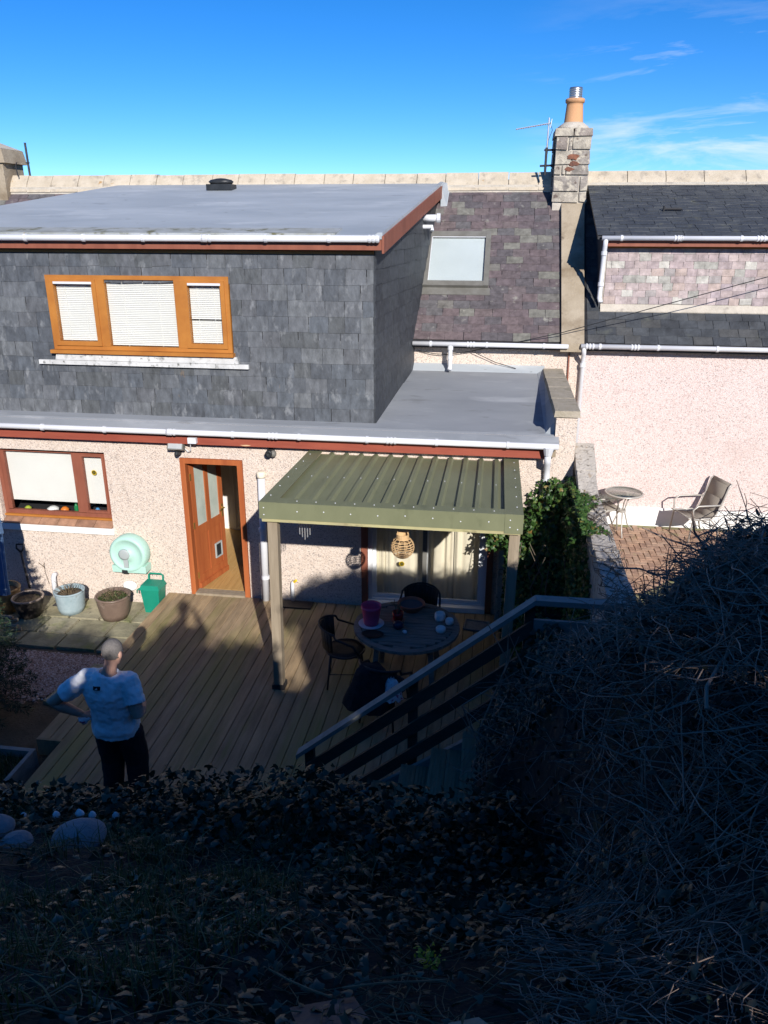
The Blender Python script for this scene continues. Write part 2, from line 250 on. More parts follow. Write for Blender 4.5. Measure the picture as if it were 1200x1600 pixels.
leafmat('ivy_dark', [(0.0, (0.017, 0.034, 0.022)), (0.5, (0.031, 0.052, 0.034)), (0.95, (0.048, 0.070, 0.048)), (1.0, (0.06, 0.062, 0.04))], rough=0.42, spec=0.3, trans=0.05)
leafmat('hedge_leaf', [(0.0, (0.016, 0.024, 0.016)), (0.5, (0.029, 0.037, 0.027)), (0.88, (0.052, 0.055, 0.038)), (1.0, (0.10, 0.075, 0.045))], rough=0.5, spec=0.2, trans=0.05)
leafmat('grass_blade', [(0.0, (0.030, 0.050, 0.015)), (0.6, (0.055, 0.085, 0.022)), (0.85, (0.11, 0.12, 0.04)), (1.0, (0.30, 0.24, 0.13))], rough=0.6, trans=0.2)
leafmat('conifer_needle', [(0.0, (0.012, 0.030, 0.016)), (0.6, (0.022, 0.048, 0.024)), (1.0, (0.04, 0.07, 0.03))], rough=0.6, trans=0.1)
leafmat('yellow_leaf', [(0.0, (0.25, 0.28, 0.02)), (1.0, (0.40, 0.40, 0.04))], rough=0.5)

# ------------------------------------------------------------------ mesh helpers
BASE = {}
class MB:
    def __init__(s): s.v = []; s.f = []
    def quad(s, *p):
        n = len(s.v); s.v += [tuple(q) for q in p]; s.f.append(tuple(range(n, n + len(p)))); return s
    def box(s, x0, x1, y0, y1, z0, z1, m=None):
        n = len(s.v)
        P = [(x0, y0, z0), (x1, y0, z0), (x1, y1, z0), (x0, y1, z0), (x0, y0, z1), (x1, y0, z1), (x1, y1, z1), (x0, y1, z1)]
        if m is not None: P = [tuple(m @ Vector(p)) for p in P]
        s.v += P
        s.f += [tuple(n + i for i in q) for q in ((3, 2, 1, 0), (4, 5, 6, 7), (0, 1, 5, 4), (1, 2, 6, 5), (2, 3, 7, 6), (3, 0, 4, 7))]
        return s
    def hexa(s, P):      # 8 corner points, bottom loop then top loop
        n = len(s.v); s.v += [tuple(p) for p in P]
        s.f += [tuple(n + i for i in q) for q in ((3, 2, 1, 0), (4, 5, 6, 7), (0, 1, 5, 4), (1, 2, 6, 5), (2, 3, 7, 6), (3, 0, 4, 7))]
        return s
    def prism(s, poly, d, ax='Y'):      # closed polygon (3d points) extruded by vector d
        n = len(s.v); k = len(poly); d = Vector(d)
        s.v += [tuple(p) for p in poly] + [tuple(Vector(p) + d) for p in poly]
        s.f.append(tuple(range(n + k - 1, n - 1, -1))); s.f.append(tuple(range(n + k, n + 2 * k)))
        for i in range(k):
            j = (i + 1) % k; s.f.append((n + i, n + j, n + k + j, n + k + i))
        return s
    def tube(s, pts, r, n=8, flat=1.0, cap=True, up=(0.0, 0.0, 1.0)):
        pts = [Vector(p) for p in pts]; k = len(pts); rs = r if isinstance(r, (list, tuple)) else [r] * k
        base = len(s.v); u = None
        for i, p in enumerate(pts):
            t = (pts[min(i + 1, k - 1)] - pts[max(i - 1, 0)]).normalized()
            if u is None:
                a = Vector(up)
                if abs(t.dot(a)) > 0.95: a = Vector((0, 1, 0))
                u = t.cross(a).normalized()
            else: u = (u - t * u.dot(t)).normalized()
            w = t.cross(u); ri = rs[i]; ra, rb = (ri if isinstance(ri, (list, tuple)) else (ri, ri * flat))
            for j in range(n):
                a = 2 * math.pi * j / n; s.v.append(tuple(p + u * (ra * math.cos(a)) + w * (rb * math.sin(a))))
        for i in range(k - 1):
            for j in range(n):
                a, b = base + i * n + j, base + i * n + (j + 1) % n
                s.f.append((a, b, b + n, a + n))
        if cap: s.f.append(tuple(base + j for j in reversed(range(n)))); s.f.append(tuple(base + (k - 1) * n + j for j in range(n)))
        return s
    def lathe(s, c, prof, n=20, sx=1, sy=1, m=None):   # prof: (r, z) bottom to top
        b = len(s.v); c = Vector(c)
        for r, z in prof:
            for j in range(n):
                a = 2 * math.pi * j / n; p = Vector((r * sx * math.cos(a), r * sy * math.sin(a), z))
                if m is not None: p = m @ p
                s.v.append(tuple(c + p))
        for i in range(len(prof) - 1):
            for j in range(n):
                a, q = b + i * n + j, b + i * n + (j + 1) % n; s.f.append((a, q, q + n, a + n))
        s.f.append(tuple(b + j for j in reversed(range(n)))); s.f.append(tuple(b + (len(prof) - 1) * n + j for j in range(n)))
        return s
    def ball(s, c, rx, ry=None, rz=None, n=12, k=8, jit=0.0, seed=0):
        ry = ry or rx; rz = rz or rx; prof = [(max(1e-3, math.sin(math.pi * i / k)), -math.cos(math.pi * i / k)) for i in range(k + 1)]
        b = len(s.v); s.lathe((0, 0, 0), prof, n)
        for i in range(b, len(s.v)):
            v = Vector(s.v[i]); q = 1 + jit * mnoise.noise(v * 1.3 + Vector((seed * 3.1, seed, 0)))
            s.v[i] = (c[0] + v.x * rx * q, c[1] + v.y * ry * q, c[2] + v.z * rz * q)
        return s
    def build(s, name, material, parent=None, smooth=False, **props):
        off = Vector(BASE.get(parent.name, (0, 0, 0))) if parent else Vector((0, 0, 0))
        me = bpy.data.meshes.new(name); me.from_pydata([tuple(Vector(v) - off) for v in s.v], [], s.f); me.update()
        if smooth: me.polygons.foreach_set('use_smooth', [True] * len(me.polygons))
        return link(name, me, material, parent, **props)

def link(name, me, material, parent=None, **props):
    o = bpy.data.objects.new(name, me); COL.objects.link(o)
    if material: 
        if not me.materials: me.materials.append(MATS[material])
    if parent:
        o.parent = parent; BASE[o.name] = BASE.get(parent.name, (0, 0, 0))
    else: BASE[o.name] = (0, 0, 0)
    for k, v in props.items(): o[k] = v
    return o
def thing(name, label, cat, base=(0, 0, 0), group=None):
    o = bpy.data.objects.new(name, None); COL.objects.link(o); o.location = base; o.empty_display_size = 0.1
    BASE[o.name] = tuple(base); o['label'] = label; o['category'] = cat
    if group: o['group'] = group
    return o
def one(name, mb, material, label, cat, smooth=False, group=None):
    o = mb.build(name, material, None, smooth); o['label'] = label; o['category'] = cat
    if group: o['group'] = group
    return o
def struct(name, mb, material, smooth=False): return mb.build(name, material, None, smooth, kind='structure')
def rebase(o, base):      # move a world-space mesh object's origin to its base
    d = Vector(base); o.data.transform(Matrix.Translation(-d)); o.location = d; return o
def piece(name, me, parent, M):     # shared-mesh child, M in world space
    o = bpy.data.objects.new(name, me); COL.objects.link(o); o.parent = parent
    o.matrix_basis = Matrix.Translation(-Vector(BASE[parent.name])) @ M
    BASE[o.name] = BASE[parent.name]
    return o
def npmesh(name, V, F, lv=None, smooth=False):
    me = bpy.data.meshes.new(name); V = np.asarray(V, np.float32); F = np.asarray(F, np.int32); k = F.shape[1]
    me.vertices.add(len(V)); me.vertices.foreach_set('co', V.ravel())
    me.loops.add(F.size); me.loops.foreach_set('vertex_index', F.ravel())
    me.polygons.add(len(F)); me.polygons.foreach_set('loop_start', np.arange(0, F.size, k, dtype=np.int32)); me.polygons.foreach_set('loop_total', np.full(len(F), k, np.int32))
    if smooth: me.polygons.foreach_set('use_smooth', np.ones(len(F), bool))
    me.update(calc_edges=True)
    if lv is not None:
        a = me.attributes.new('lv', 'FLOAT', 'POINT'); a.data.foreach_set('value', np.asarray(lv, np.float32))
    return me

IVY_T = np.array([(0, 0, 0), (-.42, .10, -.05), (-.50, .42, -.08), (-.22, .50, 0), (0, 1.0, -.10), (.22, .50, 0), (.50, .42, -.08), (.42, .10, -.05), (0, .36, .07)], float)
IVY_F = np.array([(8, 0, 7), (8, 7, 6), (8, 6, 5), (8, 5, 4), (8, 4, 3), (8, 3, 2), (8, 2, 1), (8, 1, 0)])
OVAL_T = np.array([(0, 0, 0), (-.25, .35, -.04), (-.2, .72, -.05), (0, 1.0, -.12), (.2, .72, -.05), (.25, .35, -.04), (0, .5, .05)], float)
OVAL_F = np.array([(6, 0, 5), (6, 5, 4), (6, 4, 3), (6, 3, 2), (6, 2, 1), (6, 1, 0)])
def leaves(P, size, nrm=None, tilt=0.6, T=IVY_T, F=IVY_F, lv=None):
    """P (n,3) positions, size (n,), nrm (n,3) mean facing"""
    n = len(P); nrm = np.tile([0, 0, 1.0], (n, 1)) if nrm is None else np.asarray(nrm, float)
    nn = nrm + rng.normal(0, tilt, (n, 3)); nn /= np.linalg.norm(nn, axis=1, keepdims=True) + 1e-9
    a = rng.normal(0, 1, (n, 3)) + np.array([0, 0, -0.6]); a -= nn * (a * nn).sum(1, keepdims=True); a /= np.linalg.norm(a, axis=1, keepdims=True) + 1e-9
    b = np.cross(a, nn)
    V = P[:, None, :] + size[:, None, None] * (T[None, :, 0:1] * b[:, None, :] + T[None, :, 1:2] * a[:, None, :] + T[None, :, 2:3] * nn[:, None, :])
    k = len(T); FF = (F[None] + (np.arange(n) * k)[:, None, None]).reshape(-1, 3)
    lv = rng.random(n) if lv is None else lv
    return V.reshape(-1, 3), FF, np.repeat(lv, k)
def tubes(PL, rad, sides=3):
    """PL (n,k,3) polylines; rad (n,k)"""
    n, k, _ = PL.shape
    t = np.gradient(PL, axis=1); t /= np.linalg.norm(t, axis=2, keepdims=True) + 1e-9
    a = np.where(np.abs(t[..., 2:3]) < 0.9, np.array([0, 0, 1.0]), np.array([1.0, 0, 0])); u = np.cross(t, a); u /= np.linalg.norm(u, axis=2, keepdims=True) + 1e-9; w = np.cross(t, u)
    ang = 2 * np.pi * np.arange(sides) / sides
    V = PL[:, :, None, :] + rad[:, :, None, None] * (np.cos(ang)[None, None, :, None] * u[:, :, None, :] + np.sin(ang)[None, None, :, None] * w[:, :, None, :])
    idx = np.arange(n * k * sides).reshape(n, k, sides); nx = np.roll(idx, -1, axis=2)
    F = np.stack([idx[:, :-1], nx[:, :-1], nx[:, 1:], idx[:, 1:]], -1).reshape(-1, 4)
    return V.reshape(-1, 3), F
def blades(P, h, w, lean=0.5):
    n = len(P); ang = rng.random(n) * 2 * np.pi; d = np.stack([np.cos(ang), np.sin(ang), 0 * ang], 1); side = np.stack([-np.sin(ang), np.cos(ang), 0 * ang], 1)
    up = np.array([0, 0, 1.0]); l = rng.random(n)[:, None] * lean; hh = h[:, None]; ww = w[:, None]
    V = np.stack([P - side * ww, P + side * ww, P + up * hh * .55 + d * l * hh * .4 + side * ww * .8, P + up * hh * .55 + d * l * hh * .4 - side * ww * .8,
                  P + up * hh * (1 - .3 * l) + d * l * hh * 1.2 + side * ww * .15, P + up * hh * (1 - .3 * l) + d * l * hh * 1.2 - side * ww * .15], 1)
    b = (np.arange(n) * 6)[:, None]
    F = np.concatenate([b + np.array([[0, 1, 2, 3]]), b + np.array([[3, 2, 4, 5]])])
    return V.reshape(-1, 3), F, np.repeat(rng.random(n), 6)
# ------------------------------------------------------------------ ground, bank
def sstep(a, b, x):
    t = np.clip((x - a) / (b - a), 0, 1); return t * t * (3 - 2 * t)
BY = [-60, -8, -1.5, 0, 1, 2, 3, 3.5, 4.0, 4.35, 4.7, 5.0, 5.3]
BZ = [4.2, 3.95, 3.75, 3.6, 3.42, 2.75, 2.0, 1.72, 1.42, 0.85, 0.15, -0.30, -0.6]
def bank_z(x, y):
    x = np.asarray(x, float); y = np.asarray(y, float)
    ye = y - 1.7 * sstep(0.35, 1.1, x) * sstep(1.0, 3.0, y)
    z = np.interp(ye, BY, BZ)
    z = z + 0.17 * sstep(-2.2, -0.9, x) * (1 - .85 * sstep(-1.0, -.45, x)) * np.exp(-((ye - 3.9) / 0.55) ** 2) * (x < 3)
    z = z - 0.10 * sstep(-2.4, -3.6, x) * sstep(2.5, 4, y)
    z = z + 0.05 * np.sin(x * 3.1 + y * 1.7) * np.sin(y * 2.9 - x) + 0.03 * np.sin(x * 7.3) * np.cos(y * 6.1 + x)
    # the stair well is cut into the bank
    cut = sstep(-1.75, -1.55, x) * (1 - sstep(0.3, 0.45, x)) * sstep(4.45, 4.6, y)
    return z * (1 - cut) + np.minimum(z, -0.35) * cut
struct('ground', MB().quad((-700, -700, -0.42), (700, -700, -0.42), (700, 900, -0.42), (-700, 900, -0.42)), 'ground_far')
xs = np.concatenate([[-60, -30, -18, -13], np.arange(-10, 5.01, 0.125), [6, 8, 12, 20, 40, 60]])
ys = np.concatenate([[-60, -30, -15, -10, -7, -5], np.arange(-3.5, 7.2, 0.125)])
GX, GY = np.meshgrid(xs, ys); GZ = bank_z(GX, GY) + rng.normal(0, 0.012, GX.shape)
nx, ny = len(xs), len(ys); ii = np.arange(nx * ny).reshape(ny, nx)
bf = np.stack([ii[:-1, :-1], ii[:-1, 1:], ii[1:, 1:], ii[1:, :-1]], -1).reshape(-1, 4)
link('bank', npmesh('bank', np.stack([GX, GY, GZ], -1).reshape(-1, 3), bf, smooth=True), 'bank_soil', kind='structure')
struct('garden_soil', MB().quad((-11, 5.0, -0.23), (-4.6, 5.0, -0.23), (-4.6, 10.0, -0.23), (-11, 10.0, -0.23)), 'soil')

# ------------------------------------------------------------------ slates
SL_CACHE = {}
def slate_mesh(w, h, t, m, var):
    k = (round(w, 2), round(h, 3), t, m, var)
    if k not in SL_CACHE:
        r = random.Random(hash(k) & 0xffff); b = MB(); w = k[0] - 0.005; j = lambda s: r.uniform(-s, s)
        c = 0.012 if var == 3 else 0.0
        b.hexa([(0.0, j(.006), 1.4 * t), (w, j(.006) + c, 1.4 * t), (w - abs(j(.003)), h, 0), (abs(j(.003)), h, 0),
                (0.001, j(.005), 2.4 * t), (w - .001, j(.005) + c, 2.4 * t), (w, h, t), (0, h, t)])
        me = bpy.data.meshes.new('slate'); me.from_pydata(b.v, [], b.f); me.materials.append(MATS[m]); SL_CACHE[k] = me
    return SL_CACHE[k]
def slates(parent, O, ux, us, rows, expo, span, wr, t, m, holes=(), lift=0.0, join=False):
    O = Vector(O); ux = Vector(ux).normalized(); us = Vector(us).normalized(); n = ux.cross(us).normalized()
    cnt = 0; jb = MB()
    for r in range(rows):
        s0 = r * expo; x0, x1 = span(s0 + expo * 0.5)
        segs = [(x0, x1)]
        for hx0, hx1, hs0, hs1 in holes:
            if s0 + expo * 0.6 > hs0 and s0 + expo * 0.4 < hs1:
                new = []
                for a, b in segs:
                    if hx1 <= a or hx0 >= b: new.append((a, b)); continue
                    if hx0 - a > 0.03: new.append((a, hx0))
                    if b - hx1 > 0.03: new.append((hx1, b))
                segs = new
        for a, b in segs:
            if b - a < 0.04: continue
            x = a - (random.uniform(0.35, 0.65) * wr[0] if r % 2 else 0)
            while x < b - 0.03:
                w = random.uniform(*wr); e = x + w
                if b - e < wr[0] * 0.45: e = b
                s = max(x, a); e = min(e, b)
                if e - s > 0.03:
                    M = Matrix.Identity(4)
                    ang = random.gauss(0, 0.006)
                    p = O + ux * s + us * (s0 + random.gauss(0, 0.003)) + n * (lift + random.uniform(0, 0.002))
                    uxr = (ux + us * ang).normalized(); usr = n.cross(uxr)
                    for c_, v in enumerate((uxr, usr, n, p)):
                        for q in range(3): M[q][c_] = v[q]
                    me = slate_mesh(e - s, expo * 1.5, t, m, random.randrange(4))
                    if join:
                        k = len(jb.v); jb.v += [tuple(M @ v.co) for v in me.vertices]; jb.f += [tuple(k + i for i in f.vertices) for f in me.polygons]
                    else: piece('slate', me, parent, M)
                    cnt += 1
                x = max(e, x + w)
    return jb if join else cnt

def wall_holes(x0, x1, z0, z1, y0, y1, holes):
    b = MB(); X = sorted({x0, x1, *[h[0] for h in holes], *[h[1] for h in holes]}); Z = sorted({z0, z1, *[h[2] for h in holes], *[h[3] for h in holes]})
    inh = lambda x, z: any(h[0] < x < h[1] and h[2] < z < h[3] for h in holes)
    for i in range(len(X) - 1):
        for j in range(len(Z) - 1):
            a, c, d, e = X[i], X[i + 1], Z[j], Z[j + 1]
            if inh((a + c) / 2, (d + e) / 2): continue
            b.quad((a, y0, d), (c, y0, d), (c, y0, e), (a, y0, e)); b.quad((c, y1, d), (a, y1, d), (a, y1, e), (c, y1, e))
    for h in holes + [(x0, x1, z0, z1)]:
        a, c, d, e = h[:4]
        b.quad((a, y0, d), (a, y1, d), (a, y1, e), (a, y0, e)); b.quad((c, y0, d), (c, y0, e), (c, y1, e), (c, y1, d))
        b.quad((a, y0, d), (c, y0, d), (c, y1, d), (a, y1, d)); b.quad((a, y0, e), (a, y1, e), (c, y1, e), (c, y0, e))
    return b
def frame(b, x0, x1, z0, z1, y0, y1, w):      # rectangular frame of four bars
    b.box(x0, x0 + w, y0, y1, z0, z1); b.box(x1 - w, x1, y0, y1, z0, z1)
    b.box(x0 + w, x1 - w, y0 + .002, y1, z0, z0 + w); b.box(x0 + w, x1 - w, y0 + .002, y1, z1 - w, z1); return b

# ------------------------------------------------------------------ the cottage with its extension and dormer
H = thing('cottage', 'slate-clad dormer cottage with pink harled extension and open brown back door', 'house', (-4, 10, 0))
KW = (-7.22, -5.47, 0.975, 2.14); DR = (-4.34, -3.42, -0.3, 2.12); PD = (-1.74, 0.10, -0.3, 2.12)
fw = wall_holes(-10.2, 0.82, -0.45, 2.62, 10.0, 10.25, [KW, DR, PD]).build('wall', 'harling', H)
MB().box(0.822, 1.09, 10.0, 13.2, -0.45, 2.87).build('side_wall', 'harling', H)
MB().box(-10.2, -9.95, 10.25, 13.2, -0.45, 2.6).build('side_wall', 'harling', H)
# parapet coping stones
cp = MB().box(0.84, 1.07, 10.02, 13.19, 2.87, 2.885).build('coping', 'mortar', H)
yy = 9.97
for L_ in (0.82, 0.80, 0.78, 0.80):
    b = MB(); w0 = random.uniform(-.006, .006); b.hexa([(0.79 + w0, yy, 2.886), (1.125 + w0, yy, 2.886), (1.125, yy + L_ - .014, 2.886), (0.79, yy + L_ - .014, 2.886),
        (0.80 + w0, yy + .006, 2.965), (1.115 + w0, yy + .006, 2.97), (1.115, yy + L_ - .02, 2.97), (0.80, yy + L_ - .02, 2.965)]).build('coping_stone', 'coping_stone', cp); yy += L_
# flat felt roof
fz = lambda y: 2.60 + (y - 9.86) * 0.0928
fr_ = MB().hexa([(-10.2, 10.04, fz(10.04) - .06), (0.82, 10.04, fz(10.04) - .06), (0.82, 13.2, fz(13.2) - .06), (-10.2, 13.2, fz(13.2) - .06),
    (-10.2, 10.04, fz(10.04)), (0.82, 10.04, fz(10.04)), (0.82, 13.2, fz(13.2)), (-10.2, 13.2, fz(13.2))]).build('flat_roof', 'felt_dark', H)
MB().hexa([(-10.2, 9.82, 2.535), (0.87, 9.82, 2.535), (0.87, 10.045, 2.575), (-10.2, 10.045, 2.575), (-10.2, 9.82, 2.557), (0.87, 9.82, 2.557), (0.87, 10.045, 2.635), (-10.2, 10.045, 2.635)]).build('roof_edge', 'felt_dark', fr_)
b = MB()      # felt upstand against the main wall and parapet
b.hexa([(-1.4, 13.05, fz(13.05)), (.82, 13.05, fz(13.05)), (.82, 13.198, 2.9), (-1.4, 13.198, 2.9), (-1.4, 13.06, fz(13.05) + .01), (.82, 13.06, fz(13.05) + .01), (.82, 13.198, 3.0), (-1.4, 13.198, 3.0)])
b.build('upstand', 'felt_grey', fr_)
MB().hexa([(.70, 10.1, fz(10.1)), (.818, 10.1, fz(10.1)), (.818, 13.1, fz(13.1)), (.70, 13.1, fz(13.1)), (.71, 10.15, fz(10.1) + .008), (.818, 10.12, 2.80), (.818, 13.1, 2.95), (.71, 13.1, fz(13.1) + .008)]).build('upstand', 'felt_grey', fr_)
MB().box(-10.2, 0.74, 9.872, 9.998, 2.355, 2.525).build('fascia', 'red_fascia', H)
MB().box(0.742, 0.84, 9.90, 9.998, 2.37, 2.52).build('fascia_end', 'old_timber', H)
def gutter(parent, x0, x1, y, z, r=0.052, step=0.92, name='gutter', joints=(0.35, 0.8)):
    g = MB().tube([(x0, y, z), (x1, y, z)], r, 12).build(name, 'white_plastic', parent, True)
    x = x0 + 0.3
    while x < x1:
        MB().tube([(x - .018, y, z), (x + .018, y, z)], r + .008, 12).build('bracket', 'white_plastic', g); x += step
    for q in joints:
        xx = x0 + (x1 - x0) * q
        for d in (-.05, 0, .05): MB().tube([(xx + d - .012, y, z), (xx + d + .012, y, z)], r + .008, 12).build('joint', 'white_plastic', g)
    return g
g = gutter(H, -10.2, 0.86, 9.79, 2.54, 0.040, joints=(0.53, 0.66, 0.805))
def pipe(parent, pts, r=0.036, collars=(), name='downpipe', m='white_plastic'):
    p = MB().tube(pts, r, 12).build(name, m, parent, True)
    for c in collars: MB().tube([(c[0], c[1], c[2] - .03), (c[0], c[1], c[2] + .03)], r + .01, 12).build('collar', m, p)
    return p
MB().tube([(0.735, 9.79, 2.535), (0.735, 9.80, 2.42)], [0.075, 0.05], 12).build('hopper', 'white_plastic', H)
pipe(H, [(0.735, 9.80, 2.42), (0.735, 9.81, 2.32), (0.745, 9.94, 2.22), (0.75, 9.945, 2.1), (0.77, 9.945, 0.02)], 0.042, [(0.752, 9.945, 2.02), (0.76, 9.945, 1.2)])
# kitchen window
kw = frame(MB(), KW[0], KW[1], 1.105, KW[3], 10.085, 10.15, 0.06)
kw.box(-6.03, -5.90, 10.08, 10.15, 1.175, 2.08).box(KW[0] + .06, -7.10, 10.09, 10.15, 1.175, 2.08)
kw = kw.build('window', 'brown_frame', H)
frame(MB(), -5.90, -5.53, 1.175, 2.08, 10.07, 10.13, 0.035).build('sash', 'brown_frame', kw)
MB().box(KW[0], KW[1] + .0, 10.05, 10.12, 1.075, 1.103).build('sill_rail', 'orange_wood', kw)
for a, c in ((-7.10, -6.03), (-5.865, -5.565)): MB().box(a, c, 10.105, 10.109, 1.18, 2.08).build('pane', 'glass', kw)
MB().box(-7.10, -6.04, 10.155, 10.16, 1.30, 2.08).build('roller_blind', 'blind_fabric', kw)
MB().box(-5.89, -5.54, 10.155, 10.16, 1.30, 2.08).build('roller_blind', 'blind_fabric', kw)
MB().box(-7.3, -5.4, 10.16, 10.9, 1.0, 1.10).build('worktop', 'worktop', kw)
x = KW[0]
for k in range(6):      # sill tiles
    w = (KW[1] - KW[0]) / 6; MB().hexa([(x + .004, 9.965, .984), (x + w - .004, 9.965, .984), (x + w - .004, 10.10, 1.06), (x + .004, 10.10, 1.06), (x + .004, 9.96, 1.0), (x + w - .004, 9.96, 1.0), (x + w - .004, 10.10, 1.078), (x + .004, 10.10, 1.078)]).build('sill_tile', 'sill_tile', kw); x += w
MB().box(-7.5, -5.45, 9.955, 9.999, 0.885, 0.982).build('sill_band', 'white_paint', H)
# back door
db = MB().box(-4.335, -4.26, 9.975, 10.16, -.02, 2.115).box(-3.50, -3.425, 9.975, 10.16, -.02, 2.115).box(-4.26, -3.50, 9.977, 10.16, 2.04, 2.115)
dfr = db.build('door_frame', 'door_wood', H)
DM = Matrix.Translation((-4.255, 10.10, 0)) @ Matrix.Rotation(R(76), 4, 'Z')
def dbx(b, x0, x1, z0, z1, y0=0.0, y1=0.045): return b.box(x0, x1, y0, y1, z0, z1, DM)
b = MB(); dbx(b, 0, .10, .03, 2.03); dbx(b, .68, .78, .03, 2.03); dbx(b, .10, .68, .03, .22, .001, .044); dbx(b, .10, .68, .86, 1.0, .001, .044); dbx(b, .10, .68, 1.93, 2.03, .001, .044)
dbx(b, .345, .435, .22, .86, .001, .044); dbx(b, .345, .435, 1.0, 1.93, .001, .044)
door = b.build('door', 'door_wood', H)
for a, c in ((.10, .345), (.435, .68)):
    dbx(MB(), a, c, .22, .86, .012, .034).build('door_panel', 'door_wood', door)
    dbx(MB(), a, c, 1.0, 1.93, .018, .024).build('door_pane', 'frosted', door)
b = MB(); frame_pts = [(.47, .645, .33, .56)]
dbx(b, .47, .49, .34, .58, -.02, .0); dbx(b, .625, .645, .34, .58, -.02, .0); dbx(b, .49, .625, .34, .36, -.02, .0); dbx(b, .49, .625, .56, .58, -.02, .0)
cf = b.build('cat_flap', 'reel_grey', door); dbx(MB(), .49, .625, .36, .56, -.008, -.002).build('flap', 'black_plastic', cf)
b = MB(); dbx(b, .705, .745, .95, 1.16, -.012, 0); b.tube([DM @ Vector((.725, -.01, 1.10)), DM @ Vector((.725, -.055, 1.10)), DM @ Vector((.60, -.06, 1.10))], .010, 8); b.build('door_handle', 'brass', door)
dbx(MB(), .02, .76, .03, .11, -.035, 0).build('weather_bar', 'door_wood', door)
for z in (.25, 1.05, 1.80): dbx(MB(), -.015, .012, z - .05, z + .05, -.012, .0).build('hinge', 'brass', door)
MB().box(-4.26, -3.50, 9.94, 10.10, -.01, .035).build('threshold', 'old_timber', dfr)
# hall seen through the door
hf = MB().box(-4.9, -2.6, 10.26, 12.6, -.05, .005).build('hall_floor', 'hall_floor', H)
x = -4.34
while x < -3.43: MB().box(x + .002, x + .108, 10.165, 12.5, .006, .012).build('floor_plank', 'hall_floor', hf); x += .11
b = MB().box(-5.0, -4.9, 10.26, 12.6, 0, 2.45).box(-2.7, -2.6, 10.26, 12.6, 0, 2.45).box(-4.9, -2.7, 12.6, 12.7, 0, 2.45).box(-3.62, -2.7, 11.55, 11.65, 0, 2.45).box(-4.9, -2.7, 10.26, 12.6, 2.4, 2.45)
hw = b.build('hall_wall', 'hall_wall', H)
frame(MB(), -4.55, -3.75, 0, 2.0, 12.55, 12.6, .07).build('inner_door_frame', 'white_plain', hw)
MB().box(-4.48, -3.82, 12.57, 12.595, .02, 1.93).build('inner_door', 'white_plain', hw)
pf = frame(MB(), -3.60, -3.22, 1.45, 1.95, 11.525, 11.549, .03).build('picture_frame', 'black_metal', hw)
MB().box(-3.57, -3.25, 11.535, 11.545, 1.48, 1.92).build('picture', 'picture_dark', pf)
# patio doors
b = MB(); b.box(-1.745, -1.66, 9.97, 10.2, 0, 2.12); b.build('door_post', 'brown_frame', H)
MB().box(0.03, 0.115, 9.97, 10.2, 0, 2.12).build('door_post', 'brown_frame', H)
pd = frame(MB(), -1.658, 0.028, 0.03, 2.10, 10.04, 10.17, 0.06).build('patio_door', 'upvc_white', H)
frame(MB(), -1.597, -.80, 0.092, 2.04, 10.10, 10.14, 0.05).build('sliding_sash', 'upvc_white', pd)
frame(MB(), -.87, -.034, 0.092, 2.04, 10.055, 10.095, 0.05).build('sliding_sash', 'upvc_white', pd)
MB().box(-.875, -.815, 10.035, 10.054, .10, 2.03).build('meeting_stile', 'grey_frame', pd)
MB().box(-1.547, -.85, 10.118, 10.122, .142, 1.99).build('pane', 'glass', pd); MB().box(-.82, -.084, 10.073, 10.077, .142, 1.99).build('pane', 'glass', pd)
MB().box(-1.66, 0.03, 9.94, 10.038, .0, .075).build('door_cill', 'white_paint', pd)
def curtain(x0, x1, y, z0, z1, amp, lam, parent, ph=0):
    n = int((x1 - x0) / 0.012); b = MB()
    P = [(x0 + (x1 - x0) * i / n, y + amp * math.sin(ph + 2 * math.pi * (x0 + (x1 - x0) * i / n) / lam + 1.3 * math.sin(7 * i / n)) * (0.6 + 0.4 * math.sin(11 * i / n))) for i in range(n + 1)]
    for (a, ya), (c, yc) in zip(P, P[1:]): b.quad((a, ya, z0), (c, yc, z0), (c, yc, z1), (a, ya, z1))
    return b.build('curtain', 'cream_curtain', parent, True)
curtain(-1.60, -1.40, 10.24, .05, 2.06, .02, .07, pd); curtain(-1.40, -.83, 10.25, .05, 2.06, .012, .13, pd, 1)
curtain(-.83, -.45, 10.25, .05, 2.06, .02, .10, pd, 2); curtain(-.44, .04, 10.24, .05, 2.06, .025, .16, pd, .5)
MB().box(-1.9, .2, 10.42, 10.45, 0, 2.3).build('room_dark', 'hall_wall', pd)
# main house body and roof
MB().box(-10.2, 1.44, 13.2, 13.45, -0.45, 3.40).build('main_wall', 'harling', H)
MB().box(1.19, 1.44, 13.45, 18.4, -0.45, 3.40).build('gable_wall', 'harling', H); MB().box(-10.2, -9.95, 13.45, 18.4, -0.45, 3.40).build('gable_wall', 'harling', H)
MB().box(-10.2, 1.44, 18.4, 18.65, -0.45, 3.40).build('rear_wall', 'harling', H)
SLP = (5.95 - 3.42) / 2.8
mz = lambda y: 3.42 + SLP * (y - 13.1)
def roof_slab(x0, x1, m, parent, name='roof'):
    b = MB(); t = .06
    b.prism([(x0, 13.02, mz(13.02) - t), (x0, 15.9, 5.95 - t), (x0, 18.85, 5.95 - t - 2.95 * SLP), (x0, 18.85, 5.95 - 2.95 * SLP), (x0, 15.9, 5.95), (x0, 13.02, mz(13.02))], (x1 - x0, 0, 0))
    return b.build(name, m, parent)
rf = roof_slab(-10.2, 1.44, 'black_metal', H)
us = Vector((0, 1, SLP)).normalized(); LEN = 2.8 * math.sqrt(1 + SLP * SLP)
chx = lambda y: -1.6 + 0.075 * (y - 10.3)       # dormer cheek plane
on_y = lambda s: 13.08 + s * us.y
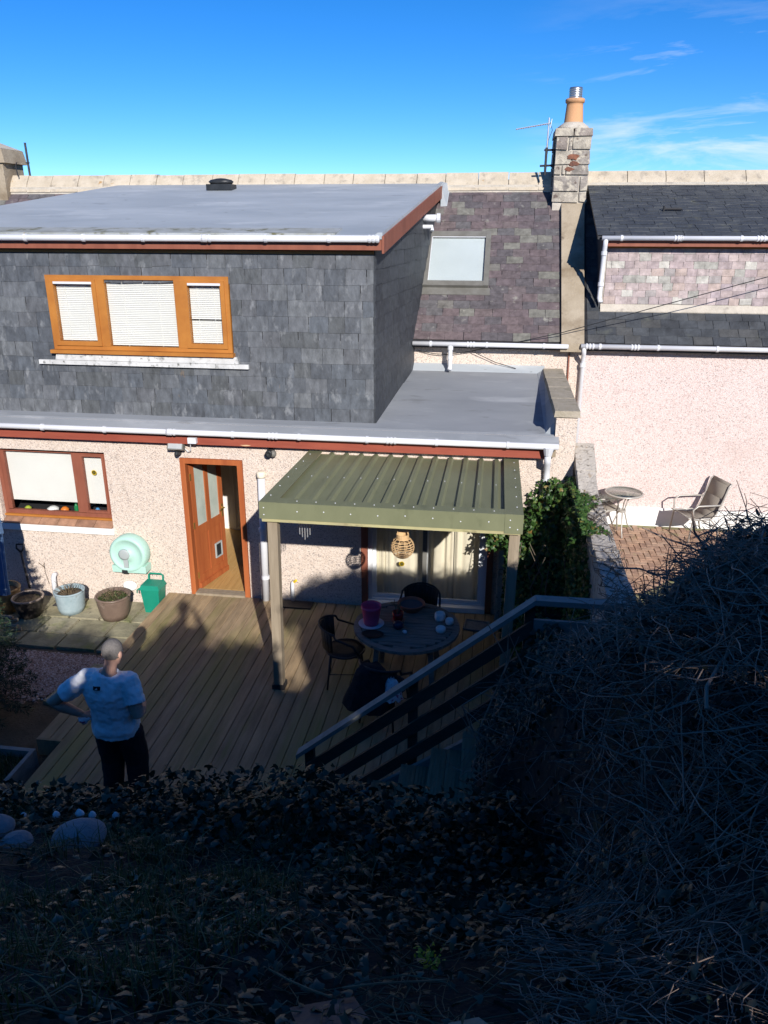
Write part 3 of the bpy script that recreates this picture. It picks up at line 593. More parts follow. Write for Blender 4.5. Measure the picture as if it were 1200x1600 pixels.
slates(rf, (0, 13.08, mz(13.08) + .001), (1, 0, 0), us, 22, 0.172, lambda s: (chx(on_y(s)) - 0.0, 1.03), (0.24, 0.33), 0.007, 'slate_purple',
       holes=[(-1.30, -0.22, (13.98 - 13.08) / us.y, (14.86 - 13.08) / us.y)])
s0 = (14.95 - 13.08) / us.y
slates(rf, Vector((0, 13.08, mz(13.08) + .001)) + us * s0, (1, 0, 0), us, 8, 0.172, lambda s: (-10.15, -7.2), (0.24, 0.33), 0.007, 'slate_purple')
x = -10.1
while x < 0.85:      # ridge stones
    w = random.uniform(.52, .62); w = min(w, 0.88 - x); j = random.uniform(-.008, .012)
    MB().prism([(x + .006, 15.66, 5.80 + j), (x + .006, 15.72, 5.96 + j), (x + .006, 15.84, 6.115 + j), (x + .006, 15.96, 6.115 + j), (x + .006, 16.14, 5.80 + j)], (w - .012, 0, 0)).build('ridge_stone', 'ridge_stone', rf); x += w
MB().box(-10.1, 0.87, 15.68, 16.1, 5.76, 5.90).build('ridge_bedding', 'mortar', rf)
# skylight on the slope
def slope_M(x, y, lift=0): 
    M = Matrix.Identity(4); n = Vector((1, 0, 0)).cross(us)
    for c_, v in enumerate((Vector((1, 0, 0)), us, n, Vector((x, y, mz(y))) + n * lift)):
        for q in range(3): M[q][c_] = v[q]
    return M
SM = slope_M(-1.32, 13.93); W_, HH = 1.14, 1.30
b = MB(); 
for a in ((0, .09, 0, HH), (W_ - .09, W_, 0, HH)): b.box(a[0], a[1], a[2], a[3], 0.01, .085, SM)
b.box(.09, W_ - .09, 0, .11, .01, .08, SM); b.box(.09, W_ - .09, HH - .13, HH, .01, .08, SM)
b.box(-.03, W_ + .03, -.16, -.005, .012, .026, SM)
sk = b.build('skylight', 'grey_frame', H)
MB().box(.10, W_ - .10, .115, HH - .135, .055, .062, SM).build('pane', 'glass_dim', sk)
MB().box(.095, W_ - .095, .112, HH - .132, .02, .026, SM).build('blind', 'skylight_blind', sk)
b = MB(); b.box(.09, .10, .11, HH - .13, .06, .072, SM).box(.09, W_ - .09, HH - .142, HH - .131, .06, .072, SM); b.build('seal', 'white_plastic', sk)
g = gutter(H, chx(13.0) + .03, 1.16, 12.95, 3.36, 0.038, joints=(0.38,))
pipe(H, [(-0.74, 12.95, 3.34), (-0.74, 12.95, 3.22), (-0.74, 12.97, 2.99), (-0.74, 12.90, 2.95)], 0.036, [(-0.74, 12.95, 3.30), (-.74, 12.96, 3.14)])
# dormer
b = wall_holes(-9.0, -1.6, 2.60, 4.90, 10.3, 10.42, [(-6.16, -3.54, 3.55, 4.56)])
dw = b.build('dormer_wall', 'black_metal', H)
slates(dw, (0, 10.299, 2.625), (1, 0, 0), (0, 0, 1), 11, 0.204, lambda s: (-8.2, -1.6), (0.20, 0.31), 0.006, 'slate_dark', holes=[(-6.16, -3.54, 3.47 - 2.625, 4.45 - 2.625)])
dz = lambda y: 5.08 + 0.1525 * (y - 10.15)
def cheek_top(y): return dz(y) - .10
b = MB(); P = [(chx(10.3), 10.3, 2.6), (chx(13.2), 13.2, 2.9), (chx(13.2), 13.2, mz(13.2) - .05), (chx(15.75), 15.75, mz(15.75) - .05), (chx(15.75), 15.75, cheek_top(15.75)), (chx(10.3), 10.3, cheek_top(10.3))]
ck = b.prism(P, (-.12, 0, 0)).build('dormer_cheek', 'black_metal', H)
cu = Vector((0.075, 1, 0)).normalized()
def cheek_span(s):
    z = 2.62 + s + .10; y0 = 10.29; y1 = 13.2 if z < mz(13.2) else 13.1 + (z - 3.42) / SLP
    if z > cheek_top(10.3): y0 = 10.15 + (z + .02 - 4.98) / .1525
    return (0.0 + (y0 - 10.3) / cu.y, (min(y1, 15.7) - 10.3) / cu.y)
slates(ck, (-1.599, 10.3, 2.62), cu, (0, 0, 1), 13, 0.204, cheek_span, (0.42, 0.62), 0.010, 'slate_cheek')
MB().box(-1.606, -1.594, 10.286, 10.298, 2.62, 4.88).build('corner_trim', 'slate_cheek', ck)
ex = lambda y: -1.47 + 0.062 * (y - 10.15)
lx = lambda y: -9.05 + 0.27 * (y - 10.15)
b = MB(); T = .05
b.hexa([(lx(10.15), 10.15, dz(10.15) - T), (ex(10.15), 10.15, dz(10.15) - T), (ex(15.85), 15.85, dz(15.85) - T), (lx(15.85), 15.85, dz(15.85) - T),
        (lx(10.15), 10.15, dz(10.15)), (ex(10.15), 10.15, dz(10.15)), (ex(15.85), 15.85, dz(15.85)), (lx(15.85), 15.85, dz(15.85))])
dr = b.build('dormer_roof', 'felt_grey', H)
b = MB(); b.hexa([(lx(10.15), 10.135, dz(10.13) - .02), (ex(10.15) - .6, 10.135, dz(10.13) - .02), (ex(10.15) - .6, 10.62, dz(10.62) + .0), (lx(10.15), 10.62, dz(10.62)), (lx(10.15), 10.14, dz(10.14) + .02), (ex(10.15) - .6, 10.14, dz(10.14) + .02), (ex(10.15) - .6, 10.61, dz(10.61) + .010), (lx(10.15), 10.61, dz(10.61) + .010)]).build('eaves_strip', 'felt_moss', dr)
b = MB()      # right-hand upturned edge
b.hexa([(ex(10.15) - .10, 10.15, dz(10.15)), (ex(10.15), 10.15, dz(10.15)), (ex(15.85), 15.85, dz(15.85)), (ex(15.85) - .10, 15.85, dz(15.85)), (ex(10.15) - .06, 10.152, dz(10.15) + .03), (ex(10.15) - .002, 10.152, dz(10.15) + .03), (ex(15.85) - .002, 15.85, dz(15.85) + .03), (ex(15.85) - .06, 15.85, dz(15.85) + .03)]).build('edge_trim', 'felt_grey', dr)
MB().hexa([(ex(15.4), 15.4, mz(15.4) + .02), (ex(15.4) + .12, 15.4, mz(15.4) + .03), (ex(15.85) + .12, 15.85, mz(15.85) + .03), (ex(15.85) - .05, 15.85, mz(15.85) + .02), (ex(15.4), 15.4, dz(15.4) + .01), (ex(15.4) + .11, 15.4, mz(15.4) + .04), (ex(15.85) + .11, 15.85, mz(15.85) + .05), (ex(15.85) - .05, 15.85, dz(15.85) + .035)]).build('flashing', 'felt_grey', dr)
b = MB(); b.hexa([(ex(10.15) - .005, 10.14, dz(10.15) - .22), (ex(10.15) + .022, 10.14, dz(10.15) - .22), (ex(15.6) + .022, 15.6, dz(15.6) - .22), (ex(15.6) - .005, 15.6, dz(15.6) - .22),
        (ex(10.15) - .005, 10.14, dz(10.15) - .012), (ex(10.15) + .022, 10.14, dz(10.15) - .012), (ex(15.6) + .022, 15.6, dz(15.6) - .012), (ex(15.6) - .005, 15.6, dz(15.6) - .012)]).build('barge_board', 'brown_frame', H)
MB().box(-9.0, ex(10.15) - .008, 10.155, 10.18, 4.90, 5.02).build('dormer_fascia', 'brown_frame', H)
MB().box(-9.0, -1.56, 10.18, 10.30, 4.895, 4.91).build('soffit', 'brown_frame', H)
MB().box(-9.0, -1.60, 10.262, 10.286, 4.845, 4.885).build('frieze_board', 'orange_wood', H)
gutter(H, -9.0, -1.50, 10.10, 5.035, 0.042, 0.82, joints=(0.70, 0.99))
# dormer window
WX0, WX1, WZ0, WZ1 = -6.15, -3.55, 3.555, 4.555
b = frame(MB(), WX0, WX1, WZ0, WZ1, 10.262, 10.36, .055); b.box(-5.42, -5.30, 10.258, 10.36, WZ0 + .055, WZ1 - .055).box(-4.31, -4.18, 10.258, 10.36, WZ0 + .055, WZ1 - .055)
wd = b.build('window', 'orange_wood', H)
for a, c in ((-6.095, -5.42), (-4.18, -3.605)):
    frame(MB(), a, c, WZ0 + .055, WZ1 - .055, 10.245, 10.33, .06).build('sash', 'orange_wood', wd)
    MB().box(a + .07, c - .05, 10.235, 10.244, WZ1 - .115, WZ1 - .085).build('trickle_vent', 'white_plastic', wd)
MB().box(WX0 - .03, WX1 + .03, 10.19, 10.30, WZ0 - .05, WZ0 - .003).build('sill', 'orange_wood', wd)
for a, c in ((-6.035, -5.48), (-5.30, -4.31), (-4.12, -3.665)):
    z0, z1 = WZ0 + .11 if a != -5.30 else WZ0 + .055, WZ1 - .11 if a != -5.30 else WZ1 - .055
    MB().box(a, c, 10.285, 10.289, z0, z1).build('pane', 'glass', wd)
    b = MB(); z = z0 + .012
    while z < z1:
        tl = .021 if not (a == -4.12 and abs(z - (z0 + (z1 - z0) * .38)) < .013) else .004
        b.hexa([(a + .006, 10.318, z), (c - .006, 10.318, z), (c - .006, 10.330, z + tl), (a + .006, 10.330, z + tl), (a + .006, 10.3165, z + .001), (c - .006, 10.3165, z + .001), (c - .006, 10.3285, z + tl + .001), (a + .006, 10.3285, z + tl + .001)]); z += .0245
    bl = b.build('venetian_blind', 'blind_fabric', wd)
    b = MB()
    for q in (.25, .75): b.box(a + (c - a) * q - .002, a + (c - a) * q + .002, 10.311, 10.314, z0, z1)
    b.build('blind_cord', 'white_plain', bl)
MB().hexa([(-6.14, 10.226, 3.41), (-3.47, 10.226, 3.41), (-3.47, 10.27, 3.41), (-6.14, 10.27, 3.41), (-6.12, 10.236, 3.503), (-3.49, 10.236, 3.503), (-3.49, 10.27, 3.503), (-6.12, 10.27, 3.503)]).build('lead_apron', 'lead_white', wd)
MB().box(-6.40, -3.33, 10.232, 10.27, 3.345, 3.405).build('lead_apron', 'lead_white', wd)
MB().box(-6.8, -3.2, 10.9, 10.95, 3.3, 4.8).build('room_backing', 'hall_wall', wd)
# flue pipes at the cheek
b = MB().tube([(-1.35, 13.9, 5.31), (-1.07, 13.9, 5.31)], .055, 12).build('flue', 'white_plastic', H, True)
MB().tube([(-1.09, 13.9, 5.31), (-1.03, 13.9, 5.31)], .075, 12).build('flue_cap', 'white_plastic', b)
MB().tube([(-1.35, 13.85, 5.17), (-1.16, 13.85, 5.17), (-1.16, 13.83, 5.11)], .035, 10).build('overflow_pipe', 'white_plastic', b)
# roof ventilator on the dormer roof
vz = dz(14.9)
v = MB().box(-5.40, -4.92, 14.75, 15.05, vz - .01, vz + .09).build('roof_vent', 'black_plastic', H)
MB().lathe((-5.16, 14.9, vz + .09), [(.20, 0), (.22, .02), (.24, .045), (.20, .075), (.08, .10), (.01, .105)], 18, 1, .6).build('vent_cowl', 'black_plastic', v, True)
# skew strip and chimney
b = MB(); b.hexa([(1.04, 12.99, mz(12.99) - .05), (1.42, 12.99, mz(12.99) - .05), (1.46, 15.64, mz(15.64) - .05), (1.03, 15.64, mz(15.64) - .05), (1.05, 12.98, mz(12.98) + .10), (1.41, 12.98, mz(12.98) + .10), (1.45, 15.62, mz(15.62) + .14), (1.04, 15.62, mz(15.62) + .14)])
b.build('skew_coping', 'skew_concrete', H)
ch = MB().box(0.88, 1.46, 15.33, 16.1, 5.3, 6.66).build('chimney', 'mortar', H)
ZC = [5.58, 5.77, 6.03, 6.20, 6.44, 6.66]
for k, (a, c) in enumerate(zip(ZC, ZC[1:])):
    cut = [.862] + sorted(random.sample([1.0, 1.08, 1.16, 1.24, 1.33], random.choice((1, 1, 2)))) + [1.478]
    for p, q in zip(cut, cut[1:]):
        r4 = [random.uniform(-.012, .012) for _ in range(8)]; j = random.uniform(0, .014)
        MB().hexa([(p + .010 + r4[0], 15.30 - j, a + .012 + r4[1]), (q - .010 + r4[2], 15.30 - j + r4[3] * .5, a + .012 + r4[3]), (q - .012, 15.6, a + .01), (p + .012, 15.6, a + .01), (p + .012 + r4[4], 15.315 - j, c - .012 + r4[5]), (q - .014 + r4[6], 15.31 - j, c - .014 + r4[7]), (q - .014, 15.6, c - .01), (p + .012, 15.6, c - .01)]).build('stone', 'chimney_stone', ch)
    MB().hexa([(.848, 15.62, a + .01), (.90, 15.62, a + .01), (.90, 16.12, a + .01), (.848, 16.12, a + .01), (.852, 15.63, c - .012), (.90, 15.63, c - .012), (.90, 16.11, c - .012), (.852, 16.11, c - .012)]).build('stone', 'chimney_stone', ch)
def blot(cx, cz_, rx, rz, n=13):
    P = [(cx + rx * math.cos(2 * math.pi * i / n) * random.uniform(.6, 1.15), 15.288, cz_ + rz * math.sin(2 * math.pi * i / n) * random.uniform(.55, 1.2)) for i in range(n)]
    MB().prism(P, (0, .02, 0)).build('worn_stone', 'rust_stone', ch)
blot(1.17, 6.33, .13, .06); blot(1.21, 6.22, .09, .05); blot(1.13, 6.13, .09, .04); blot(1.36, 6.72, .05, .03)
for p, q in ((.84, 1.16), (1.17, 1.49)): MB().hexa([(p, 15.28, 6.665), (q, 15.28, 6.665), (q, 16.14, 6.665), (p, 16.14, 6.665), (p + .01, 15.29, 6.79), (q - .01, 15.29, 6.785), (q - .01, 16.13, 6.79), (p + .01, 16.13, 6.79)]).build('cap_stone', 'chimney_stone', ch)
MB().lathe((1.165, 15.62, 6.785), [(.30, 0), (.27, .05), (.20, .10), (.17, .12)], 16).build('flaunching', 'mortar', ch, True)
MB().lathe((1.165, 15.62, 6.87), [(.175, 0), (.165, .05), (.145, .30), (.143, .345), (.165, .35), (.17, .40), (.155, .415), (.12, .415), (.11, .3)], 20).build('chimney_pot', 'clay_pot', ch, True)
pr = []
for k in range(5): pr += [(.112, k * .036), (.122, k * .036 + .012), (.112, k * .036 + .026)]
MB().lathe((1.165, 15.62, 7.27), pr + [(.11, .19)], 16).build('flue_liner', 'steel', ch, True)

# the chimney at the far left end of the ridge
C2 = thing('chimney_stack', 'harled chimney stack at the far left end of the ridge', 'chimney', (-10.0, 15.9, 5.4))
MB().box(-10.6, -9.86, 15.55, 16.25, 5.3, 6.34).build('stack', 'skew_concrete', C2)
MB().hexa([(-10.66, 15.5, 6.342), (-9.78, 15.5, 6.342), (-9.78, 16.3, 6.342), (-10.66, 16.3, 6.342), (-10.60, 15.52, 6.64), (-9.83, 15.52, 6.60), (-9.83, 16.28, 6.60), (-10.60, 16.28, 6.64)]).build('head', 'skew_concrete', C2)
MB().hexa([(-10.60, 15.52, 6.642), (-9.83, 15.52, 6.602), (-9.83, 16.28, 6.602), (-10.60, 16.28, 6.642), (-10.45, 15.75, 6.78), (-10.15, 15.75, 6.74), (-10.15, 16.05, 6.74), (-10.45, 16.05, 6.78)]).build('flaunching', 'mortar', C2)
MB().lathe((-10.33, 15.9, 6.76), [(.15, 0), (.13, .35), (.15, .38)], 14).build('chimney_pot', 'clay_pot', C2, True)
rebase(one('roof_rod', MB().tube([(-9.52, 15.9, 6.05), (-9.53, 15.9, 6.73)], .022, 8).tube([(-9.56, 15.88, 6.36), (-9.48, 15.88, 6.36)], .012, 6).tube([(-9.66, 15.7, 6.1), (-9.68, 15.7, 6.30), (-9.64, 15.7, 6.36)], .012, 6), 'black_metal', 'thin dark rod standing on the ridge beside the left chimney', 'rod'), (-9.52, 15.9, 6.05))

# ------------------------------------------------------------------ the neighbouring cottage
N2 = thing('neighbouring_cottage', 'adjoining pink harled cottage with pale slate dormer on the right', 'house', (4, 13.2, .28))
MB().box(1.445, 8.5, 13.2, 13.45, -0.45, 3.42).build('wall', 'harling_pink', N2)
MB().box(1.12, 8.5, 13.165, 13.199, .2, .60).build('plinth', 'white_paint', N2)
MB().box(8.25, 8.5, 13.45, 18.4, -.45, 3.42).build('gable_wall', 'harling_pink', N2); MB().box(1.45, 8.5, 18.4, 18.65, -.45, 3.42).build('rear_wall', 'harling_pink', N2)
rn = roof_slab(1.445, 8.5, 'black_metal', N2)
slates(rn, (0, 13.08, mz(13.08) + .001), (1, 0, 0), us, 4, 0.168, lambda s: (1.47, 6.2), (0.24, 0.32), 0.007, 'slate_black')
slates(rn, Vector((0, 13.08, mz(13.08) + .001)) + us * .672, (1, 0, 0), us, 18, 0.168, lambda s: (1.47, 1.68), (0.15, 0.2), 0.007, 'slate_black')
FY = 13.62
nd = MB().box(1.70, 8.4, FY, FY + .12, 3.80, 4.96).build('dormer_wall', 'mortar', N2)
slates(nd, (0, FY - .001, 3.985), (1, 0, 0), (0, 0, 1), 8, 0.112, lambda s: (1.72, 5.4), (0.15, 0.21), 0.006, 'slate_pale')
MB().hexa([(1.68, FY - .06, mz(FY - .06) + .02), (8.4, FY - .06, mz(FY - .06) + .02), (8.4, FY - .002, 3.88), (1.68, FY - .002, 3.88), (1.68, FY - .065, mz(FY - .06) + .035), (8.4, FY - .065, mz(FY - .06) + .035), (8.4, FY - .01, 3.98), (1.68, FY - .01, 3.98)]).build('lead_apron', 'mortar', nd)
MB().prism([(1.70, FY, mz(FY) - .05), (1.70, 15.8, mz(15.8) - .05), (1.70, 15.8, 5.9), (1.70, FY, 4.96)], (-.05, 0, 0)).build('dormer_cheek', 'slate_course_mat', N2)
ns = (5.93 - 5.05) / (15.85 - 13.42); nzf = lambda y: 5.05 + ns * (y - 13.42)
b = MB(); b.hexa([(1.52, 13.42, nzf(13.42) - .06), (8.5, 13.42, nzf(13.42) - .06), (8.5, 15.85, nzf(15.85) - .06), (1.52, 15.85, nzf(15.85) - .06), (1.52, 13.42, nzf(13.42)), (8.5, 13.42, nzf(13.42)), (8.5, 15.85, nzf(15.85)), (1.52, 15.85, nzf(15.85))])
nr = b.build('dormer_roof', 'black_metal', N2)
jb = slates(nr, (0, 13.40, nzf(13.40) + .001), (1, 0, 0), (0, 1, ns), 17, 0.155, lambda s: (1.51, 6.4), (0.22, 0.32), 0.007, 'slate_course_mat', join=True)
jb.build('slate_courses', 'slate_course_mat', nr, kind='stuff')
MB().tube([(2.65, 14.4, nzf(14.4) + .05), (2.95, 14.4, nzf(14.4) + .05)], .02, 6).tube([(2.66, 14.4, nzf(14.4)), (2.66, 14.38, nzf(14.4) + .10)], .018, 6).build('snow_hook', 'black_metal', nr)
MB().tube([(4.25, 14.0, nzf(14.0) + .05), (4.6, 14.05, nzf(14.05) + .05)], .022, 6).build('snow_hook', 'black_metal', nr)
MB().box(1.60, 8.4, 13.425, 13.45, 4.885, 4.985).build('fascia', 'brown_frame', N2); MB().box(1.70, 8.4, 13.56, 13.615, 4.855, 4.90).build('frieze_board', 'orange_wood', N2)
gutter(N2, 1.58, 8.4, 13.36, 5.01, .038, .9, joints=(0.17, 0.35))
pipe(N2, [(1.64, 13.36, 5.0), (1.64, 13.38, 4.9), (1.64, 13.42, 4.8), (1.64, 13.50, 4.08), (1.66, 13.44, 4.02)], .038, [(1.64, 13.42, 4.78), (1.64, 13.47, 4.3)])
gutter(N2, 1.36, 8.4, 12.96, 3.37, .040, .9, joints=(0.02, 0.12))
pipe(N2, [(1.41, 12.96, 3.36), (1.42, 13.0, 3.25), (1.43, 13.13, 3.1), (1.44, 13.14, .3)], .036, [(1.43, 13.12, 3.04), (1.435, 13.14, 2.2)])
pipe(N2, [(1.20, 13.17, 3.35), (1.22, 13.175, 2.3)], .012, name='conduit', m='brown_frame')
x = 1.50
while x < 8.4:
    w = min(random.uniform(.66, .72), 8.45 - x)
    MB().prism([(x + .006, 15.66, 5.84), (x + .006, 15.72, 5.99), (x + .006, 15.84, 6.13), (x + .006, 15.96, 6.13), (x + .006, 16.14, 5.84)], (w - .012, 0, 0)).build('ridge_stone', 'ridge_stone', rn); x += w
MB().box(1.49, 8.4, 15.68, 16.1, 5.78, 5.93).build('ridge_bedding', 'mortar', rn)

# ------------------------------------------------------------------ boundary wall
BWl = thing('boundary_wall', 'rendered garden boundary wall running between the two back gardens', 'wall', (1.18, 8, -.3))
b = MB(); b.prism([(1.12, 10.3, -.4), (1.12, 5.2, -.4), (1.12, 5.2, 2.0), (1.12, 9.3, 2.0), (1.12, 10.3, 2.40)], (.22, 0, 0)); wl = b.build('wall_body', 'wall_render', BWl)
y = 10.3
while y > 5.3:
    L_ = random.uniform(.28, .55); z0 = 2.0 + (max(0, y - 9.3) * .40); z1 = 2.0 + (max(0, y - L_ - 9.3) * .40); j = [random.uniform(-.012, .012) for _ in range(6)]
    MB().hexa([(1.10 + j[0], y - L_ + .008, z1), (1.36 + j[1], y - L_ + .008, z1), (1.36 + j[2], y - .004, z0), (1.10 + j[3], y - .004, z0), (1.11 + j[0], y - L_ + .01, z1 + .07 + j[4]), (1.35 + j[1], y - L_ + .01, z1 + .07 + j[5]), (1.35 + j[2], y - .006, z0 + .07 + j[4]), (1.11 + j[3], y - .006, z0 + .07 + j[5])]).build('coping_stone', 'wall_render', BWl); y -= L_

PLv = []
for k in range(150):
    y_ = random.uniform(6.0, 9.6); x_ = random.uniform(1.08, 1.36); a_ = random.gauss(1.57, .6); l_ = random.uniform(.08, .4)
    PLv.append([(min(1.38, max(1.05, x_ + math.cos(a_) * l_ * q / 4 + random.gauss(0, .008))), y_ + math.sin(a_) * l_ * q / 4, 2.075 + random.uniform(0, .02)) for q in range(5)])
V, F = tubes(np.array(PLv), np.full((150, 5), .0035)); link('dry_vine', npmesh('dry_vine', V - np.array(BASE[BWl.name]), F), 'bark', BWl, kind='stuff')
# ------------------------------------------------------------------ neighbour's brick yard
yard = struct('brick_yard', MB().box(1.34, 9, 6.5, 13.2, -.3, .262), 'paver_joint')
b = MB().hexa([(0, 0, 0), (.194, 0, 0), (.194, .094, 0), (0, .094, 0), (.004, .004, .02), (.19, .004, .02), (.19, .09, .02), (.004, .09, .02)])
pm = bpy.data.meshes.new('brick'); pm.from_pydata(b.v, [], b.f); pm.materials.append(MATS['paver'])
cntb = 0
for i in range(-40, 60):
    for j in range(-30, 30):      # herringbone lattice
        for V_ in (0, 1):
            XX = 2.0 + .1 * i + .4 * j + (.3 if V_ else 0); YY = 11.5 + .1 * i - (.1 if V_ else 0)
            if not (1.50 < XX < 4.6 and 10.3 < YY < 13.0) or XX - 1.6 > (YY - 9.6) * 0.95: continue
            piece('brick', pm, yard, Matrix.Translation((XX, YY, .263 + random.uniform(0, .003))) @ Matrix.Rotation(R(90 * V_ + random.gauss(0, .6)), 4, 'Z')); cntb += 1
# ------------------------------------------------------------------ timber deck
DK = thing('timber_deck', 'weathered brown timber deck with algae in front of the house', 'deck', (-1.8, 7.5, -.2))
MB().box(-4.44, 1.03, 5.25, 9.93, -.40, -.032).box(-4.67, -4.44, 6.42, 9.93, -.40, -.032).build('frame', 'deck_under', DK)
def board_mesh(w, y0, y1):
    b = MB(); c = .004; P = [(0, 0), (w, 0), (w, .026), (w - c, .03), (c, .03), (0, .026)]
    b.prism([(x, y0, z) for x, z in P], (0, y1 - y0, 0)); me = bpy.data.meshes.new('deck_board'); me.from_pydata(b.v, [], b.f); me.materials.append(MATS['deck_timber']); return me
bm0 = board_mesh(.137, 5.2, 9.96); bm1 = board_mesh(.137, 6.40, 9.96)
x = -4.69; k = 0
while x < 1.0:
    piece('deck_board', bm1 if k < 2 else bm0, DK, Matrix.Translation((x, random.uniform(-.004, .004) if k else 0, -.030 + random.uniform(0, .003)))); x += .1435; k += 1
MB().box(-4.69, -4.40, 6.37, 6.398, -.2, .002).build('edge_board', 'deck_timber', DK)
# stone paving
PV = struct('paving', MB().box(-7.4, -4.72, 8.38, 9.99, -.4, -.215), 'soil')
yrow = [(8.44, 8.86), (8.87, 9.31), (9.32, 9.95)]
for r_, (a, c) in enumerate(yrow):
    x = -7.35 + .22 * r_
    while x < -4.78:
        w = random.choice((.44, .47, .58)); e = min(x + w, -4.74)
        if e - x > .12:
            h = -.178 + random.uniform(-.006, .006); j = lambda: random.uniform(-.008, .008); aa = a + (random.uniform(-.0, .10) if r_ == 0 else 0)
            MB().hexa([(x, aa, -.24), (e - .022, aa, -.24), (e - .022, c - .015, -.24), (x, c - .015, -.24), (x + .006, aa + .006, h + j()), (e - .028, aa + .006, h + j()), (e - .028, c - .02, h + j()), (x + .006, c - .02, h + j())]).build('slab', 'slab_stone', PV)
        x = e + .003
for (p, q) in (((-5.20, 7.30), (-4.74, 7.72)), ((-5.05, 7.76), (-4.74, 8.2)), ((-6.0, 6.5), (-5.45, 6.68))):
    MB().hexa([(p[0], p[1], -.25), (q[0], p[1] - .08, -.25), (q[0], q[1], -.25), (p[0] + .05, q[1], -.25), (p[0] + .01, p[1] + .01, -.19), (q[0], p[1] - .07, -.185), (q[0], q[1] - .01, -.19), (p[0] + .06, q[1] - .01, -.19)]).build('slab', 'slab_stone', PV)
# gravel bed
n = 26000; gx = rng.uniform(-7.2, -4.85, n); gy = rng.uniform(7.22, 8.42, n)
keep = (gy > 7.36 + .20 * np.sin(gx * 2.3 + 1.0) + .10 * np.sin(gx * 6.1) + rng.normal(0, .10, n)) & (gx < -4.95 - .55 * np.clip(7.95 - gy, 0, 1) + rng.normal(0, .05, n)) ; gx, gy = gx[keep], gy[keep]; n = len(gx)
T = np.array([(-1, 0, 0), (1, 0, 0), (0, -1, 0), (0, 1, 0), (0, 0, 1), (0, 0, -1)], float); OF = np.array([(0, 2, 4), (2, 1, 4), (1, 3, 4), (3, 0, 4)])
sz = rng.uniform(.010, .028, n); an = rng.random(n) * 6.28
V = T[None] * sz[:, None, None] * np.stack([rng.uniform(.7, 1.2, n), rng.uniform(.7, 1.2, n), rng.uniform(.4, .9, n)], 1)[:, None, :]
c_, s_ = np.cos(an)[:, None], np.sin(an)[:, None]; V = np.stack([V[..., 0] * c_ - V[..., 1] * s_, V[..., 0] * s_ + V[..., 1] * c_, V[..., 2]], -1) + np.stack([gx, gy, np.full(n, -.222)], 1)[:, None, :]
FF = (OF[None] + (np.arange(n) * 6)[:, None, None]).reshape(-1, 3)
link('gravel', npmesh('gravel', V.reshape(-1, 3), FF, np.repeat(rng.random(n), 6)), 'gravel_stone', kind='stuff', label='pinkish gravel patch between the paving and the deck', category='gravel')

# ------------------------------------------------------------------ green metal canopy
CN = thing('canopy', 'green box-profile metal canopy on timber posts over the deck', 'canopy', (-1.05, 8.8, 0))
X0, X1, Y0, Y1 = -2.45, 0.37, 7.62, 9.96
cz = lambda y: 2.40 - (y - 7.62) * .035
b = MB(); prof = []; x = X0 + .16; pitch = .2015
while x < X1 - .22:
    prof += [(x, 0), (x + .118, 0), (x + .138, .034), (x + .180, .034)]; x += pitch
prof.append((X1 - .16, 0))
for (a, za), (c, zc) in zip(prof, prof[1:]):
    b.hexa([(a, Y0 + .02, cz(Y0) + za - .055), (c, Y0 + .02, cz(Y0) + zc - .055), (c, Y1, cz(Y1) + zc - .055), (a, Y1, cz(Y1) + za - .055), (a, Y0 + .02, cz(Y0) + za - .053), (c, Y0 + .02, cz(Y0) + zc - .053), (c, Y1, cz(Y1) + zc - .053), (a, Y1, cz(Y1) + za - .053)])
b.build('roof_sheet', 'canopy_green', CN)
def fl(P): return MB().hexa(P)
# L shaped edge flashings (left, right, front)
for (a, c) in ((X0, X0 + .19), (X1 - .19, X1)):
    MB().hexa([(a, Y0, cz(Y0) - .012), (c, Y0, cz(Y0) - .012), (c, Y1, cz(Y1) - .012), (a, Y1, cz(Y1) - .012), (a, Y0, cz(Y0) - .008), (c, Y0, cz(Y0) - .008), (c, Y1, cz(Y1) - .008), (a, Y1, cz(Y1) - .008)]).build('verge_flashing', 'canopy_green', CN)
for a in (X0 - .004, X1):
    MB().hexa([(a, Y0 - .004, cz(Y0) - .20), (a + .004, Y0 - .004, cz(Y0) - .20), (a + .004, Y1, cz(Y1) - .20), (a, Y1, cz(Y1) - .20), (a, Y0 - .004, cz(Y0) - .008), (a + .004, Y0 - .004, cz(Y0) - .008), (a + .004, Y1, cz(Y1) - .008), (a, Y1, cz(Y1) - .008)]).build('side_flashing', 'canopy_green', CN)
ff = MB().box(X0, X1, Y0 - .006, Y0 - .002, 2.20, 2.389).build('front_flashing', 'canopy_green', CN)
MB().hexa([(X0 + .19, Y0 - .002, 2.386), (X1 - .19, Y0 - .002, 2.386), (X1 - .19, Y0 + .16, 2.384), (X0 + .19, Y0 + .16, 2.384), (X0 + .19, Y0 - .002, 2.39), (X1 - .19, Y0 - .002, 2.39), (X1 - .19, Y0 + .16, 2.388), (X0 + .19, Y0 + .16, 2.388)]).build('front_capping', 'canopy_green', CN)
MB().box(X1 - .185, X1 + .006, Y0 - .011, Y0 - .007, 2.18, 2.395).build('corner_flashing', 'canopy_green', CN)
MB().box(X0 + .02, X1 - .02, Y0, Y0 + .055, 2.165, 2.33).build('front_beam', 'moss_timber', CN)
for x in np.linspace(X0 + .04, X1 - .09, 6): MB().hexa([(x, Y0 + .056, 2.20), (x + .045, Y0 + .056, 2.20), (x + .045, Y1, 2.12), (x, Y1, 2.12), (x, Y0 + .056, 2.335), (x + .045, Y0 + .056, 2.335), (x + .045, Y1, 2.25), (x, Y1, 2.25)]).build('rafter', 'old_timber', CN)
